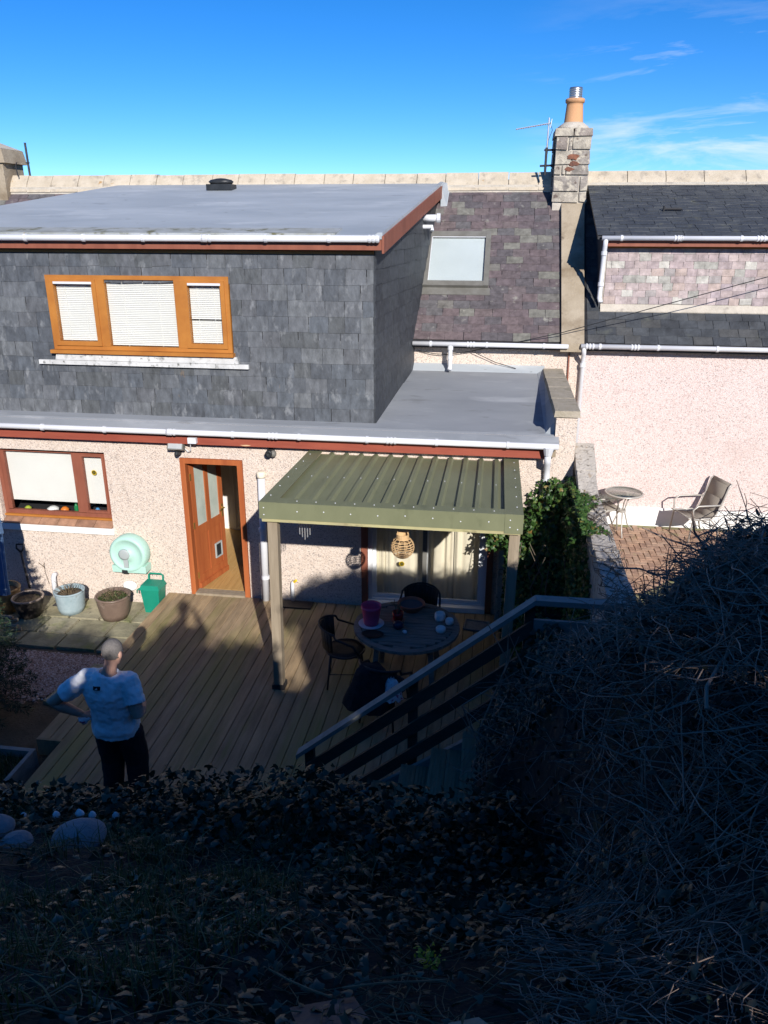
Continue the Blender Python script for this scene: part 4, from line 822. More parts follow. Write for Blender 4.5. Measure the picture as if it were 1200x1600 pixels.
MB().box(X0 + .02, X1 - .02, 9.963, 9.998, 2.10, 2.26).build('wall_plate', 'old_timber', CN)
for xp in (-2.36, 0.27):
    b = MB().hexa([(xp - .055, 7.68, .005), (xp + .055, 7.68, .005), (xp + .055, 7.79, .005), (xp - .055, 7.79, .005), (xp - .055 + .03, 7.67, 2.165), (xp + .055 + .03, 7.67, 2.165), (xp + .055 + .03, 7.78, 2.165), (xp - .055 + .03, 7.78, 2.165)]); b.build('post', 'old_timber', CN)
    MB().box(xp - .075, xp + .075, 7.66, 7.81, .002, .06).build('post_shoe', 'black_metal', CN)
MB().hexa([(.17, 9.70, .0), (.24, 9.70, .0), (.24, 9.77, .0), (.17, 9.77, 0), (.20, 9.70, 2.2), (.27, 9.70, 2.2), (.27, 9.77, 2.2), (.20, 9.77, 2.2)]).build('rear_post', 'wall_render', CN)
b = MB().lathe((0, 0, 0), [(.0075, 0), (.0075, .003), (.004, .006)], 8); scm = bpy.data.meshes.new('screw'); scm.from_pydata(b.v, [], b.f); scm.materials.append(MATS['white_plastic'])
RX = Matrix.Rotation(R(90), 4, 'X')
for x in np.linspace(X0 + .42, X1 - .35, 8): piece('screw', scm, CN, Matrix.Translation((x, Y0 - .006, 2.30 + random.uniform(-.015, .015))) @ RX)
for x, z in ((X0 + .05, 2.33), (X0 + .05, 2.25), (X1 - .13, 2.33), (X1 - .05, 2.23), (X1 - .13, 2.25)): piece('screw', scm, CN, Matrix.Translation((x, Y0 - .011, z)) @ RX)
for x in np.linspace(X0 + .4, X1 - .3, 11): piece('screw', scm, CN, Matrix.Translation((x, Y0 + .08, 2.388)))
for y in np.linspace(Y0 + .25, Y1 - .2, 6):
    for x in (X0 + .06, X1 - .06): piece('screw', scm, CN, Matrix.Translation((x, y, cz(y) - .008)))
for x in prof[2::4]:
    for y in (8.75,): piece('screw', scm, CN, Matrix.Translation((x[0] + .02, y + random.uniform(-.03, .03), cz(y) - .02)))

# ------------------------------------------------------------------ steps and railing
ST = thing('timber_steps', 'dark timber steps with grooved treads climbing to the bank', 'steps', (-.6, 5.2, 0))
sl = .845; rail_z = lambda x: 2.45 + (min(x, .41) - .41) * sl
for yy in (5.56, 4.62):
    MB().prism([(-1.52, yy, -.02), (-1.30, yy, -.02), (.55, yy, 1.05), (.55, yy, 1.31), (.22, yy, 1.30), (-1.52, yy, -.02 + .05)], (0, .045, 0)).build('stringer', 'rail_timber', ST)
for k in range(7):
    x = -1.42 + k * .262; z = .17 + k * .2
    for q in range(2):
        t = MB().box(x + q * .135, x + q * .135 + .13, 4.666, 5.558, z - .03, z).build('tread', 'tread_timber', ST)
        b = MB()
        for g_ in range(4): b.box(x + q * .135 + .012 + g_ * .03, x + q * .135 + .026 + g_ * .03, 4.67, 5.555, z + .0005, z + .006)
        b.build('groove_ribs', 'tread_timber', t)
RL = thing('stair_railing', 'pale grey timber handrail with three rails descending beside the steps', 'railing', (-.5, 5.6, 0))
def bar(x0, z0, x1, z1, y0, y1, h): return MB().hexa([(x0, y0, z0 - h), (x1, y0, z1 - h), (x1, y1, z1 - h), (x0, y1, z0 - h), (x0, y0, z0), (x1, y0, z1), (x1, y1, z1), (x0, y1, z0)])
bar(-1.58, rail_z(-1.58), .41, 2.45, 5.545, 5.645, .045).build('handrail', 'rail_timber', RL)
bar(.412, 2.45, 1.06, 2.452, 5.545, 5.645, .045).build('handrail', 'rail_timber', RL)
for k, dz_ in enumerate((.20, .46, .72)):
    bar(-1.5, rail_z(-1.5) - dz_, .41, 2.45 - dz_, 5.60, 5.63, .13).build('rail', 'rail_dark', RL)
    bar(.412, 2.45 - dz_, 1.06, 2.45 - dz_, 5.60, 5.63, .12).build('rail', 'rail_timber', RL)
for x in (-1.48, -.55, .38, 1.0):
    MB().box(x - .04, x + .04, 5.631, 5.71, -.02 if x < .2 else .0, rail_z(x) - .05).build('post', 'rail_dark', RL)

# ------------------------------------------------------------------ table, chairs and what is on the table
TC = (-0.88, 8.12); TZ = .74
TB = thing('round_table', 'round weathered slatted wooden garden table under the canopy', 'table', (TC[0], TC[1], 0))
def ring(b, c, r0, r1, z0, z1, n=32):
    for i in range(n):
        a, d = 2 * math.pi * i / n, 2 * math.pi * (i + 1) / n
        f = lambda r, t, z: (c[0] + r * math.cos(t), c[1] + r * math.sin(t), z)
        b.hexa([f(r0, a, z0), f(r1, a, z0), f(r1, d, z0), f(r0, d, z0), f(r0, a, z1), f(r1, a, z1), f(r1, d, z1), f(r0, d, z1)])
    return b
ring(MB(), TC, .555, .63, TZ - .035, TZ).build('rim', 'table_timber', TB)
y = -.55
while y < .54:
    w = .068; hw_ = math.sqrt(max(.01, .555 ** 2 - max(abs(y), abs(y + w)) ** 2)) - .002
    MB().box(TC[0] - hw_, TC[0] + hw_, TC[1] + y + .003, TC[1] + y + w - .003, TZ - .028, TZ - .003 + random.uniform(-.002, .002)).build('slat', 'table_timber', TB); y += w
ring(MB(), TC, .46, .49, TZ - .11, TZ - .036, 20).build('apron', 'table_timber', TB)
for a in (45, 135, 225, 315):
    cx, cy = TC[0] + .43 * math.cos(R(a)), TC[1] + .43 * math.sin(R(a)); ex_, ey = TC[0] + .50 * math.cos(R(a)), TC[1] + .50 * math.sin(R(a))
    MB().hexa([(ex_ - .03, ey - .03, .002), (ex_ + .03, ey - .03, .002), (ex_ + .03, ey + .03, .002), (ex_ - .03, ey + .03, .002), (cx - .03, cy - .03, TZ - .036), (cx + .03, cy - .03, TZ - .036), (cx + .03, cy + .03, TZ - .036), (cx - .03, cy + .03, TZ - .036)]).build('leg', 'table_timber', TB)

def chair(label, x, y, face):     # face: direction (deg) the sitter looks
    t = thing('bistro_chair', label, 'chair', (x, y, 0), 'dark rattan chairs round the table')
    t.rotation_euler.z = R(face)
    off = Vector((x, y, 0)); m = lambda p: Vector(p) + off
    n = 20
    sp = [m((.23 * math.cos(2 * math.pi * i / n), .23 * math.sin(2 * math.pi * i / n), .44)) for i in range(n + 1)]
    MB().tube(sp, .013, 6).build('seat_ring', 'black_metal', t, True)
    MB().lathe((x, y, .425), [(.215, 0), (.222, .008), (.222, .02), (.1, .014), (.01, .012)], 20).build('seat', 'rattan', t, True)
    bk = [m(p) for p in ((.20, .24, .44), (.10, .27, .62), (-.10, .25, .70))] + [m((-.06 - .25 * math.cos(R(a)), .25 * math.sin(R(a)), .74 + .06 * math.cos(R(a)))) for a in range(75, -76, -15)] + [m(p) for p in ((-.10, -.25, .70), (.10, -.27, .62), (.20, -.24, .44))]
    MB().tube(bk, .014, 7).build('back_hoop', 'black_metal', t, True)
    b = MB()
    A = [R(a) for a in range(-66, 67, 11)]
    for a, c in zip(A, A[1:]):
        f = lambda q, z, r: m((-.05 - r * math.cos(q), r * math.sin(q), z))
        z1a, z1c = .735 + .055 * math.cos(a), .735 + .055 * math.cos(c)
        b.hexa([f(a, .50, .225), f(c, .50, .225), f(c, .50, .213), f(a, .50, .213), f(a, z1a, .245), f(c, z1c, .245), f(c, z1c, .233), f(a, z1a, .233)])
    b.build('backrest', 'rattan', t, True)
    for sx, sy in ((1, 1), (1, -1), (-1, 1), (-1, -1)):
        MB().tube([m((.17 * sx, .17 * sy, .44)), m((.21 * sx, .21 * sy, .005))], .012, 6).build('leg', 'black_metal', t, True)
    MB().tube([m((.19, .19, .2)), m((.19, -.19, .2)), m((-.19, -.19, .2)), m((-.19, .19, .2)), m((.19, .19, .2))], .007, 5).build('stretcher', 'black_metal', t)
    return t
chair('dark rattan chair at the left side of the table, beside the canopy post', -1.60, 7.98, 8)
chair('dark rattan chair behind the table with its back to the patio door', -.80, 8.86, -92)
chair('dark rattan chair in front of the table with a black coat over it', -1.02, 7.28, 70)
# coat over the front chair and floral cloth
def drape(c, rx, ry, z0, z1, seed, n=28, k=9, amp=.05):
    b = MB(); rr = random.Random(seed)
    for i in range(k):
        t = i / (k - 1); z = z1 + (z0 - z1) * t
        for j in range(n):
            a = 2 * math.pi * j / n; q = (.45 + .75 * t ** .6) * (1 + amp * 4 * t * mnoise.noise(Vector((math.cos(a) * 2.2, math.sin(a) * 2.2, t * 1.5 + seed))))
            b.v.append((c[0] + rx * q * math.cos(a), c[1] + ry * q * math.sin(a), z + .04 * mnoise.noise(Vector((math.cos(a) * 3, math.sin(a) * 3, seed)))))
    for i in range(k - 1):
        for j in range(n): a, d = i * n + j, i * n + (j + 1) % n; b.f.append((a, a + n, d + n, d))
    b.f.append(tuple(range(n))); return b
rebase(one('black_coat', drape((-1.14, 7.07), .25, .15, .30, .80, 3, amp=.09), 'coat_black', 'black coat hanging over the back of the front chair', 'coat', True), (-1.14, 7.07, .3))
rebase(one('floral_cloth', drape((-.90, 6.99), .09, .06, .46, .70, 9, amp=.12), 'floral', 'white cloth with red flowers draped on the front chair', 'cloth', True), (-.90, 6.99, .46))
# things on the table
def on_table(x, y): return (x, y, TZ)
P = on_table(-1.30, 8.08)
rebase(one('saucer', MB().lathe(P, [(.10, 0), (.145, .006), (.155, .018), (.15, .018), (.10, .010)], 22), 'white_plastic', 'white plastic saucer under the pink pot', 'saucer', True), P)
b = MB().lathe((P[0], P[1], TZ + .011), [(.085, 0), (.093, .05), (.112, .20), (.118, .205), (.122, .245), (.114, .245), (.108, .20), (.085, .03), (.01, .03)], 22); rebase(one('plant_pot', b, 'pink_plastic', 'bright pink empty plastic pot on the table', 'pot', True), (P[0], P[1], TZ + .011))
P = on_table(-1.00, 8.22); CP = thing('red_pot', 'small red glazed pot with dry stems on the table', 'pot', P)
MB().lathe(P, [(.05, 0), (.062, .05), (.07, .115), (.064, .115), (.055, .05), (.01, .04)], 16).build('bowl', 'red_glaze', CP, True)
MB().lathe(P, [(.07, -.0), (.085, .01), (.08, .012), (.05, .009)], 16).build('saucer', 'terracotta', CP, True)
for k in range(7): MB().tube([(P[0], P[1], TZ + .06), (P[0] + random.uniform(-.04, .04), P[1] + random.uniform(-.03, .03), TZ + .16), (P[0] + random.uniform(-.09, .07), P[1] + random.uniform(-.05, .05), TZ + random.uniform(.2, .28))], .004, 5).build('stem', 'dead_stem', CP)
P = on_table(-.87, 8.52); BW_ = thing('shallow_bowl', 'wide terracotta bowl of water at the back of the table', 'bowl', P)
MB().lathe(P, [(.10, 0), (.15, .05), (.165, .085), (.172, .09), (.17, .10), (.155, .10), (.14, .06), (.01, .03)], 22).build('bowl', 'terracotta', BW_, True)
MB().lathe((P[0], P[1], TZ + .065), [(.148, 0), (.148, .004), (.01, .005)], 22).build('water', 'water_grey', BW_)
rebase(one('dark_jar', MB().lathe(on_table(-.97, 8.03), [(.04, 0), (.062, .03), (.062, .06), (.04, .085), (.03, .09)], 14), 'blue_dark', 'small dark blue round jar beside the red pot', 'jar', True), on_table(-.97, 8.03))
for (x, y, r, h, lb) in ((-.50, 8.30, .065, .10, 'white jar nearest the back among the three on the table'), (-.47, 8.02, .06, .06, 'low white dish nearest the front edge of the table'), (-.38, 8.22, .05, .07, 'pale grey-white cup at the right rim of the table')):
    rebase(one('white_jar', MB().lathe(on_table(x, y), [(r * .8, 0), (r, h * .3), (r, h * .8), (r * .85, h), (r * .7, h), (r * .7, h * .5), (.01, h * .4)], 14), 'white_plain', lb, 'jar', True, 'white jars on the table'), on_table(x, y))
rebase(one('sea_shell', MB().ball((-.88, 7.92, TZ + .022), .03, .025, .022, 8, 6, .3), 'stone_white', 'small pale shell lying near the front of the table', 'shell'), on_table(-.88, 7.92))
rebase(one('leaf_dish', MB().lathe(on_table(-1.24, 7.80), [(.03, 0), (.09, .02), (.11, .035), (.085, .022), (.01, .012)], 14, 1.2, .8), 'rattan', 'low dark dish in front of the pink pot', 'dish', True), on_table(-1.24, 7.80))
# tray by the patio door
TR = thing('metal_tray', 'grey metal tray propped on the deck by the patio door', 'tray', (-.08, 9.5, 0))
b = MB().hexa([(-.24, 9.44, .01), (.08, 9.41, .01), (.11, 9.58, .06), (-.21, 9.62, .06), (-.24, 9.44, .02), (.08, 9.41, .02), (.11, 9.58, .07), (-.21, 9.62, .07)]); b.build('plate', 'stone_grey', TR)
for a, c in (((-.24, 9.44, .02), (.08, 9.41, .02)), ((.08, 9.41, .02), (.11, 9.58, .07)), ((.11, 9.58, .07), (-.21, 9.62, .07)), ((-.21, 9.62, .07), (-.24, 9.44, .02))): MB().tube([a, c], .014, 6).build('edge', 'stone_grey', TR)
# lantern and wind chime hanging from the canopy
LN = thing('wicker_lantern', 'round wicker lantern hanging from the front of the canopy', 'lantern', (-.91, 7.86, 1.72))
for k in range(9):
    z = 1.75 + k * .026; r = math.sqrt(max(.002, .128 ** 2 - (z - 1.855) ** 2)); c = [(-.91 + r * math.cos(2 * math.pi * i / 20), 7.86 + r * math.sin(2 * math.pi * i / 20), z) for i in range(21)]
    MB().tube(c, .0055, 5).build('hoop', 'wicker', LN)
for i in range(10):
    a = 2 * math.pi * i / 10; MB().tube([(-.91 + math.sqrt(max(.003, .126 ** 2 - (z - 1.855) ** 2)) * math.cos(a), 7.86 + math.sqrt(max(.003, .126 ** 2 - (z - 1.855) ** 2)) * math.sin(a), z) for z in np.linspace(1.745, 1.965, 8)], .004, 4).build('rib', 'wicker', LN)
MB().lathe((-.91, 7.86, 1.96), [(.068, 0), (.07, .02), (.07, .05), (.062, .05), (.06, .0)], 16).build('collar', 'wicker', LN)
MB().lathe((-.91, 7.86, 1.735), [(.06, 0), (.065, .012), (.01, .014)], 16).build('base', 'wicker', LN)
MB().tube([(-.97, 7.86, 2.0), (-.96, 7.86, 2.08), (-.91, 7.86, 2.12), (-.86, 7.86, 2.08), (-.85, 7.86, 2.0)], .006, 5).tube([(-.91, 7.86, 2.12), (-.91, 7.86, 2.21)], .003, 4).build('handle', 'wicker', LN)
WC = thing('wind_chime', 'small wind chime with thin tubes under the canopy corner', 'wind chime', (-2.05, 8.0, 1.9))
MB().box(-2.12, -1.98, 7.98, 8.02, 2.02, 2.045).build('top_bar', 'white_plain', WC)
MB().tube([(-2.05, 8.0, 2.045), (-2.05, 8.0, 2.2)], .003, 4).build('cord', 'rope', WC)
for k in range(5): MB().tube([(-2.11 + k * .03, 8.0, 2.02), (-2.11 + k * .03, 8.0, 1.82 + .03 * abs(k - 2))], .006, 6).build('tube', 'aluminium', WC)

# ------------------------------------------------------------------ things on and by the back wall
FL = thing('floodlight', 'old square floodlight with motion sensor above the back door', 'light', (-4.33, 9.93, 2.27))
RM = Matrix.Translation((-4.33, 9.90, 2.33)) @ Matrix.Rotation(R(-25), 4, 'X')
MB().box(-.115, .115, -.03, .05, -.075, .075, RM).build('housing', 'grey_frame', FL); MB().box(-.10, .10, -.036, -.03, -.06, .06, RM).build('lens', 'lamp_glass', FL)
MB().ball((-4.33, 9.90, 2.20), .035, .04, .04).build('sensor', 'black_plastic', FL); MB().box(-4.36, -4.30, 9.93, 9.998, 2.17, 2.36).build('bracket', 'black_metal', FL)
JB = thing('junction_box', 'white junction box with loose cable beside the floodlight', 'box', (-4.06, 9.86, 2.4))
MB().box(-4.12, -4.0, 9.81, 9.869, 2.38, 2.46).build('housing', 'white_plastic', JB); MB().tube([(-4.1, 9.85, 2.38), (-4.12, 9.9, 2.26), (-4.18, 9.95, 2.22), (-4.24, 9.95, 2.28)], .006, 5).build('cable', 'white_plastic', JB)
CC = thing('security_camera', 'small round dark camera on the wall beneath the fascia', 'camera', (-3.0, 9.93, 2.25))
MB().lathe((-3.0, 9.998, 2.26), [(.06, 0), (.06, .02), (.045, .03), (.045, .09), (.05, .13), (.03, .135), (.01, .12)], 14, m=Matrix.Rotation(R(90), 3, 'X')).build('body', 'black_plastic', CC, True)
MB().ball((-2.95, 9.93, 2.25), .045, .05, .05).build('eye', 'grey_frame', CC, True)
HR = thing('hose_reel', 'round turquoise wall-mounted hose reel', 'hose reel', (-5.2, 9.9, .36))
RY = Matrix.Rotation(R(90), 3, 'X')
MB().lathe((-5.2, 9.99, .65), [(.27, 0), (.285, .03), (.285, .17), (.26, .20), (.23, .205), (.22, .19), (.09, .20), (.08, .215), (.01, .215)], 36, m=RY).build('drum_cover', 'reel_teal', HR, True)
MB().box(-5.46, -4.94, 9.80, 9.99, .365, .47).build('foot', 'reel_teal', HR); MB().box(-5.30, -5.22, 9.77, 9.80, .36, .41).build('hose_guide', 'black_plastic', HR)
MB().lathe((-5.235, 9.785, .665), [(.085, 0), (.085, .02), (.06, .026), (.01, .026)], 18, m=RY).build('hub', 'reel_grey', HR, True)
MB().box(-5.255, -5.185, 9.765, 9.785, .46, .64).build('crank', 'reel_grey', HR)
CD = thing('food_caddy', 'dark green food waste caddy with white label by the deck edge', 'bin', (-4.82, 9.72, -.19))
b = MB(); b.hexa([(-4.93, 9.63, -.185), (-4.71, 9.63, -.185), (-4.71, 9.82, -.185), (-4.93, 9.82, -.185), (-4.96, 9.60, .20), (-4.68, 9.60, .20), (-4.68, 9.85, .20), (-4.96, 9.85, .20)]).build('body', 'bin_green', CD)
b = MB().hexa([(-4.975, 9.585, .20), (-4.665, 9.585, .20), (-4.665, 9.865, .20), (-4.975, 9.865, .20), (-4.95, 9.61, .265), (-4.69, 9.61, .265), (-4.69, 9.84, .265), (-4.95, 9.84, .265)]).build('lid', 'bin_green', CD)
MB().tube([(-4.93, 9.84, .23), (-4.93, 9.86, .33), (-4.90, 9.86, .35), (-4.74, 9.86, .35), (-4.71, 9.86, .33), (-4.71, 9.84, .23)], .014, 6).build('handle', 'bin_green', CD)
MB().tube([(-4.98, 9.72, .19), (-5.03, 9.64, .17), (-5.0, 9.58, .16)], .010, 6).build('catch', 'bin_green', CD)
MB().hexa([(-4.87, 9.618, .03), (-4.77, 9.618, .03), (-4.77, 9.625, .03), (-4.87, 9.625, .03), (-4.87, 9.611, .09), (-4.77, 9.611, .10), (-4.77, 9.62, .10), (-4.87, 9.62, .09)]).build('label', 'bin_label', CD)
rebase(one('wall_vent', MB().lathe((-5.31, 9.998, .06), [(.11, 0), (.11, .03), (.09, .04), (.01, .04)], 18, 1, .75, m=RY), 'white_paint', 'small round white vent cover low on the wall by the pots', 'vent', True), (-5.31, 9.998, .0))
rebase(one('waste_pipe', MB().tube([(-6.50, 9.99, .17), (-6.50, 9.93, .18), (-6.50, 9.91, .15), (-6.52, 9.91, -.2)], .036, 10), 'white_plastic', 'short bent white waste pipe low on the kitchen wall', 'pipe', True), (-6.52, 9.91, -.2))
SV = thing('soil_pipe', 'tall white vent pipe with cream cap beside the canopy', 'pipe', (-3.16, 9.92, 0))
MB().tube([(-3.17, 9.93, .0), (-3.14, 9.93, 1.92)], .052, 14).build('pipe', 'white_plastic', SV, True); MB().lathe((-3.14, 9.93, 1.90), [(.06, 0), (.065, .02), (.065, .07), (.05, .085), (.01, .087)], 14).build('cap', 'cream_curtain', SV, True)
for z in (.35, 1.1): MB().tube([(-3.16, 9.93, z), (-3.16, 9.93, z + .05)], .062, 14).build('collar', 'white_plastic', SV)
MB().tube([(-3.10, 9.95, .0), (-3.09, 9.95, .95), (-3.10, 9.97, 1.3)], .014, 8).build('cable', 'black_plastic', SV)
GP = thing('boiler_outlet', 'short white pipe with yellow tape low on the wall', 'pipe', (-2.76, 9.94, .0))
MB().tube([(-2.76, 9.99, .30), (-2.76, 9.94, .30), (-2.76, 9.93, .22), (-2.76, 9.93, .02)], .026, 8).build('pipe', 'white_plastic', GP, True); MB().tube([(-2.74, 9.95, .31), (-2.70, 9.93, .35)], .02, 6).build('tape', 'yellow_petal', GP)
rebase(one('door_mat', MB().box(-2.95, -2.45, 9.72, 9.94, .003, .02), 'rattan', 'small dark mat on the deck beneath the wall', 'mat'), (-2.7, 9.83, .003))
# pots
def pot(name, label, x, y, r, h, m, rim, z0=-.185, taper=.72, soil='soil', group='planters along the kitchen wall'):
    t = thing(name, label, 'pot', (x, y, z0), group)
    MB().lathe((x, y, z0), [(r * taper, 0), (r * (taper + .12), h * .25), (r * .97, h * .8), (r, h * .94), (r * .98, h), (r * .88, h), (r * .86, h * .86), (.01, h * .84)], 24).build('body', m, t, True)
    MB().tube([(x + r * .97 * math.cos(2 * math.pi * i / 24), y + r * .97 * math.sin(2 * math.pi * i / 24), z0 + h) for i in range(25)], r * .07, 6).build('rim', rim, t, True)
    MB().lathe((x, y, z0 + h * .82), [(r * .86, 0), (r * .84, .015), (r * .4, .03), (.01, .025)], 18).build('soil', soil, t, True)
    return t
p1 = pot('plant_pot', 'brown glazed pot full of low green plants by the hose reel', -5.31, 9.44, .245, .35, 'pot_brown', 'pot_brown')
p2 = pot('plant_pot', 'grey zinc bucket planted with dead brown stalks', -6.03, 9.52, .215, .34, 'bucket_zinc', 'bucket_zinc', taper=.78)
p3 = pot('plant_pot', 'dark glazed pot with pale rim standing near the spade', -6.56, 9.30, .22, .30, 'pot_dark', 'pot_rim', taper=.62)
p4 = pot('plant_pot', 'ochre pot half out of view below the hanging denim', -7.02, 9.40, .25, .36, 'pot_ochre', 'pot_ochre')
def plant(t, name, c, n, h, spread, m, r=.004):
    PL = np.zeros((n, 5, 3)); 
    for i in range(n):
        a = rng.random() * 6.28; d = rng.random() * spread; hh = h * rng.uniform(.4, 1)
        for k in range(5): q = k / 4; PL[i, k] = (c[0] + d * .6 * math.cos(a) + d * q * math.cos(a) + rng.normal(0, .01), c[1] + d * .6 * math.sin(a) + d * q * math.sin(a) + rng.normal(0, .01), c[2] + hh * q * (1 - .25 * q * q))
    V, F = tubes(PL, np.full((n, 5), r) * np.linspace(1, .5, 5)[None]); V -= np.array(BASE[t.name]); return link(name, npmesh(name, V, F), m, t, kind='stuff')
def leaf_part(t, name, P, s, m, nrm=None, tilt=.6, T=IVY_T, F=IVY_F):
    V, FF, lv = leaves(P, s, nrm, tilt, T, F); V = V - np.array(BASE[t.name]); return link(name, npmesh(name, V, FF, lv), m, t, kind='stuff')
a = rng.random(700) * 6.28; d = np.sqrt(rng.random(700)) * .21; leaf_part(p1, 'leaves', np.stack([-5.31 + d * np.cos(a), 9.42 + d * np.sin(a), .13 + .07 * rng.random(700) * (1 - d / .3)], 1), rng.uniform(.018, .04, 700), 'grass_blade', T=OVAL_T, F=OVAL_F)
plant(p1, 'stems', (-5.31, 9.42, .12), 50, .24, .16, 'dead_stem', .003)
plant(p2, 'stems', (-6.03, 9.50, .11), 34, .26, .15, 'dead_stem', .005); plant(p4, 'stems', (-7.02, 9.4, .11), 10, .15, .12, 'dead_stem', .004)
plant(p3, 'stems', (-6.56, 9.28, .06), 10, .10, .10, 'dead_stem', .003)
rebase(one('dry_weed', MB().tube([(-6.66, 9.96, .28), (-6.70, 9.95, .33), (-6.74, 9.95, .36)], .004, 4).tube([(-6.66, 9.96, .26), (-6.66, 9.95, .33), (-6.64, 9.95, .37)], .004, 4).tube([(-6.63, 9.97, .0), (-6.66, 9.96, .2), (-6.66, 9.96, .3)], .003, 4), 'dead_stem', 'thin dry weed growing up the wall left of the bucket', 'weed'), (-6.63, 9.97, 0))
SP = thing('spade', 'garden spade with dark handle leaning on the wall in shade', 'spade', (-6.73, 9.62, -.2))
MB().tube([(-6.76, 9.68, -.0), (-6.93, 9.86, .45), (-6.96, 9.90, .54)], .017, 8).build('shaft', 'black_metal', SP, True)
MB().tube([(-6.96, 9.90, .54), (-7.03, 9.91, .60), (-7.03, 9.92, .66), (-6.93, 9.94, .66), (-6.93, 9.93, .59), (-6.96, 9.90, .54)], .015, 7).build('grip', 'black_metal', SP, True)
MB().hexa([(-6.82, 9.57, -.18), (-6.66, 9.57, -.18), (-6.66, 9.59, -.18), (-6.82, 9.59, -.18), (-6.84, 9.66, .06), (-6.68, 9.66, .06), (-6.68, 9.675, .06), (-6.84, 9.675, .06)]).build('blade', 'steel', SP)
rebase(one('drain_cover', MB().box(-6.40, -6.18, 9.62, 9.92, -.20, -.17).box(-6.36, -6.22, 9.66, 9.70, -.17, -.16).box(-6.36, -6.22, 9.74, 9.78, -.17, -.16), 'black_metal', 'square black drain grating between the dark pot and bucket', 'drain'), (-6.29, 9.77, -.2))
# washing line with denim
WL = thing('clothes_post', 'timber clothes post carrying the denim at the left edge', 'clothes post', (-7.25, 8.86, -.2))
MB().tube([(-7.25, 8.86, -.2), (-7.25, 8.86, 1.66)], .03, 10).build('post', 'old_timber', WL); MB().tube([(-7.75, 8.86, 1.60), (-6.52, 8.86, 1.60)], .016, 8).build('cross_arm', 'old_timber', WL)
DN = thing('denim_trousers', 'faded blue denim trousers hanging at the left edge', 'trousers', (-6.62, 8.9, .4))
for q, dx in ((0, 0), (1, .17)):
    b = MB(); n = 14
    for i in range(9):
        t = i / 8
        for j in range(n):
            a = 2 * math.pi * j / n; b.v.append((-6.73 + dx + (.10 - .018 * t) * math.cos(a) - .02 * t, 8.86 + (.035 + .02 * t) * math.sin(a) + .012 * math.sin(5 * t + q), 1.30 - .92 * t))
    for i in range(8):
        for j in range(n): a, d = i * n + j, i * n + (j + 1) % n; b.f.append((a, a + n, d + n, d))
    b.build('trouser_leg', 'denim', DN, True)
    MB().tube([(-6.73 + dx + .075 - .035 * t, 8.815 - .012 * t, 1.30 - .92 * t) for t in np.linspace(0, 1, 6)], .004, 4).build('seam', 'denim_seam', DN)
MB().hexa([(-6.84, 8.83, 1.28), (-6.46, 8.83, 1.28), (-6.46, 8.90, 1.28), (-6.84, 8.90, 1.28), (-6.83, 8.84, 1.60), (-6.47, 8.84, 1.60), (-6.47, 8.89, 1.60), (-6.83, 8.89, 1.60)]).build('seat_panel', 'denim', DN)
# log pile at the left edge
rebase(one('kindling_bundle', MB().tube([(-6.62, 8.75, -.15), (-6.40, 8.82, -.13)], .03, 7).tube([(-6.66, 8.80, -.08), (-6.42, 8.78, -.07)], .03, 7).tube([(-6.66, 8.78, -.01), (-6.44, 8.84, .0)], .028, 7).tube([(-6.68, 8.8, .06), (-6.48, 8.8, .05)], .026, 7), 'old_timber', 'small pile of cut branches at the left edge', 'firewood'), (-6.55, 8.79, -.18))
# kitchen sill items
for (nm, x, r, h, m, lb) in (('fruit', -6.93, .05, .085, 'lime_fruit', 'green fruit at the left of the kitchen window sill'), ('white_bag', -6.52, .085, .10, 'white_plain', 'crumpled white bag on the kitchen window sill'), ('orange_tub', -6.33, .06, .10, 'orange_plastic', 'orange tub on the kitchen window sill'), ('green_bottle', -6.14, .032, .16, 'bottle_green', 'green bottle on the kitchen window sill'), ('blue_cup', -5.80, .04, .11, 'cup_blue', 'blue cup behind the small kitchen pane'), ('red_cup', -5.63, .035, .09, 'cup_red', 'red cup at the right end of the kitchen window sill')):
    pf_ = [(r * .8, 0), (r, h * .25), (r, h * .7), (r * .6, h * .9), (r * .4, h), (.01, h)]
    rebase(one(nm, MB().lathe((x, 10.21, 1.10), pf_, 14), m, lb, nm.split('_')[-1], True), (x, 10.21, 1.10))
# flower stickers on the panes
def sunflower(c, label):
    t = thing('flower_sticker', label, 'sticker', c); n = 14; b = MB()
    for i in range(n):
        a = 2 * math.pi * i / n; u_ = Vector((math.cos(a), 0, math.sin(a))); w = Vector((-math.sin(a), 0, math.cos(a))); C_ = Vector(c)
        b.prism([C_ + u_ * .012 - w * .008, C_ + u_ * .03 - w * .011, C_ + u_ * .044, C_ + u_ * .03 + w * .011, C_ + u_ * .012 + w * .008], (0, -.001, 0))
    b.build('petals', 'yellow_petal', t); MB().lathe(Vector(c) + Vector((0, -.001, 0)), [(.018, 0), (.018, .002), (.01, .003)], 14, m=RY).build('centre', 'yellow_dark', t)
sunflower((-5.72, 10.103, 1.80), 'small yellow flower sticker on the kitchen window pane')
sunflower((-1.18, 10.116, .63), 'small yellow flower sticker on the patio door glass')
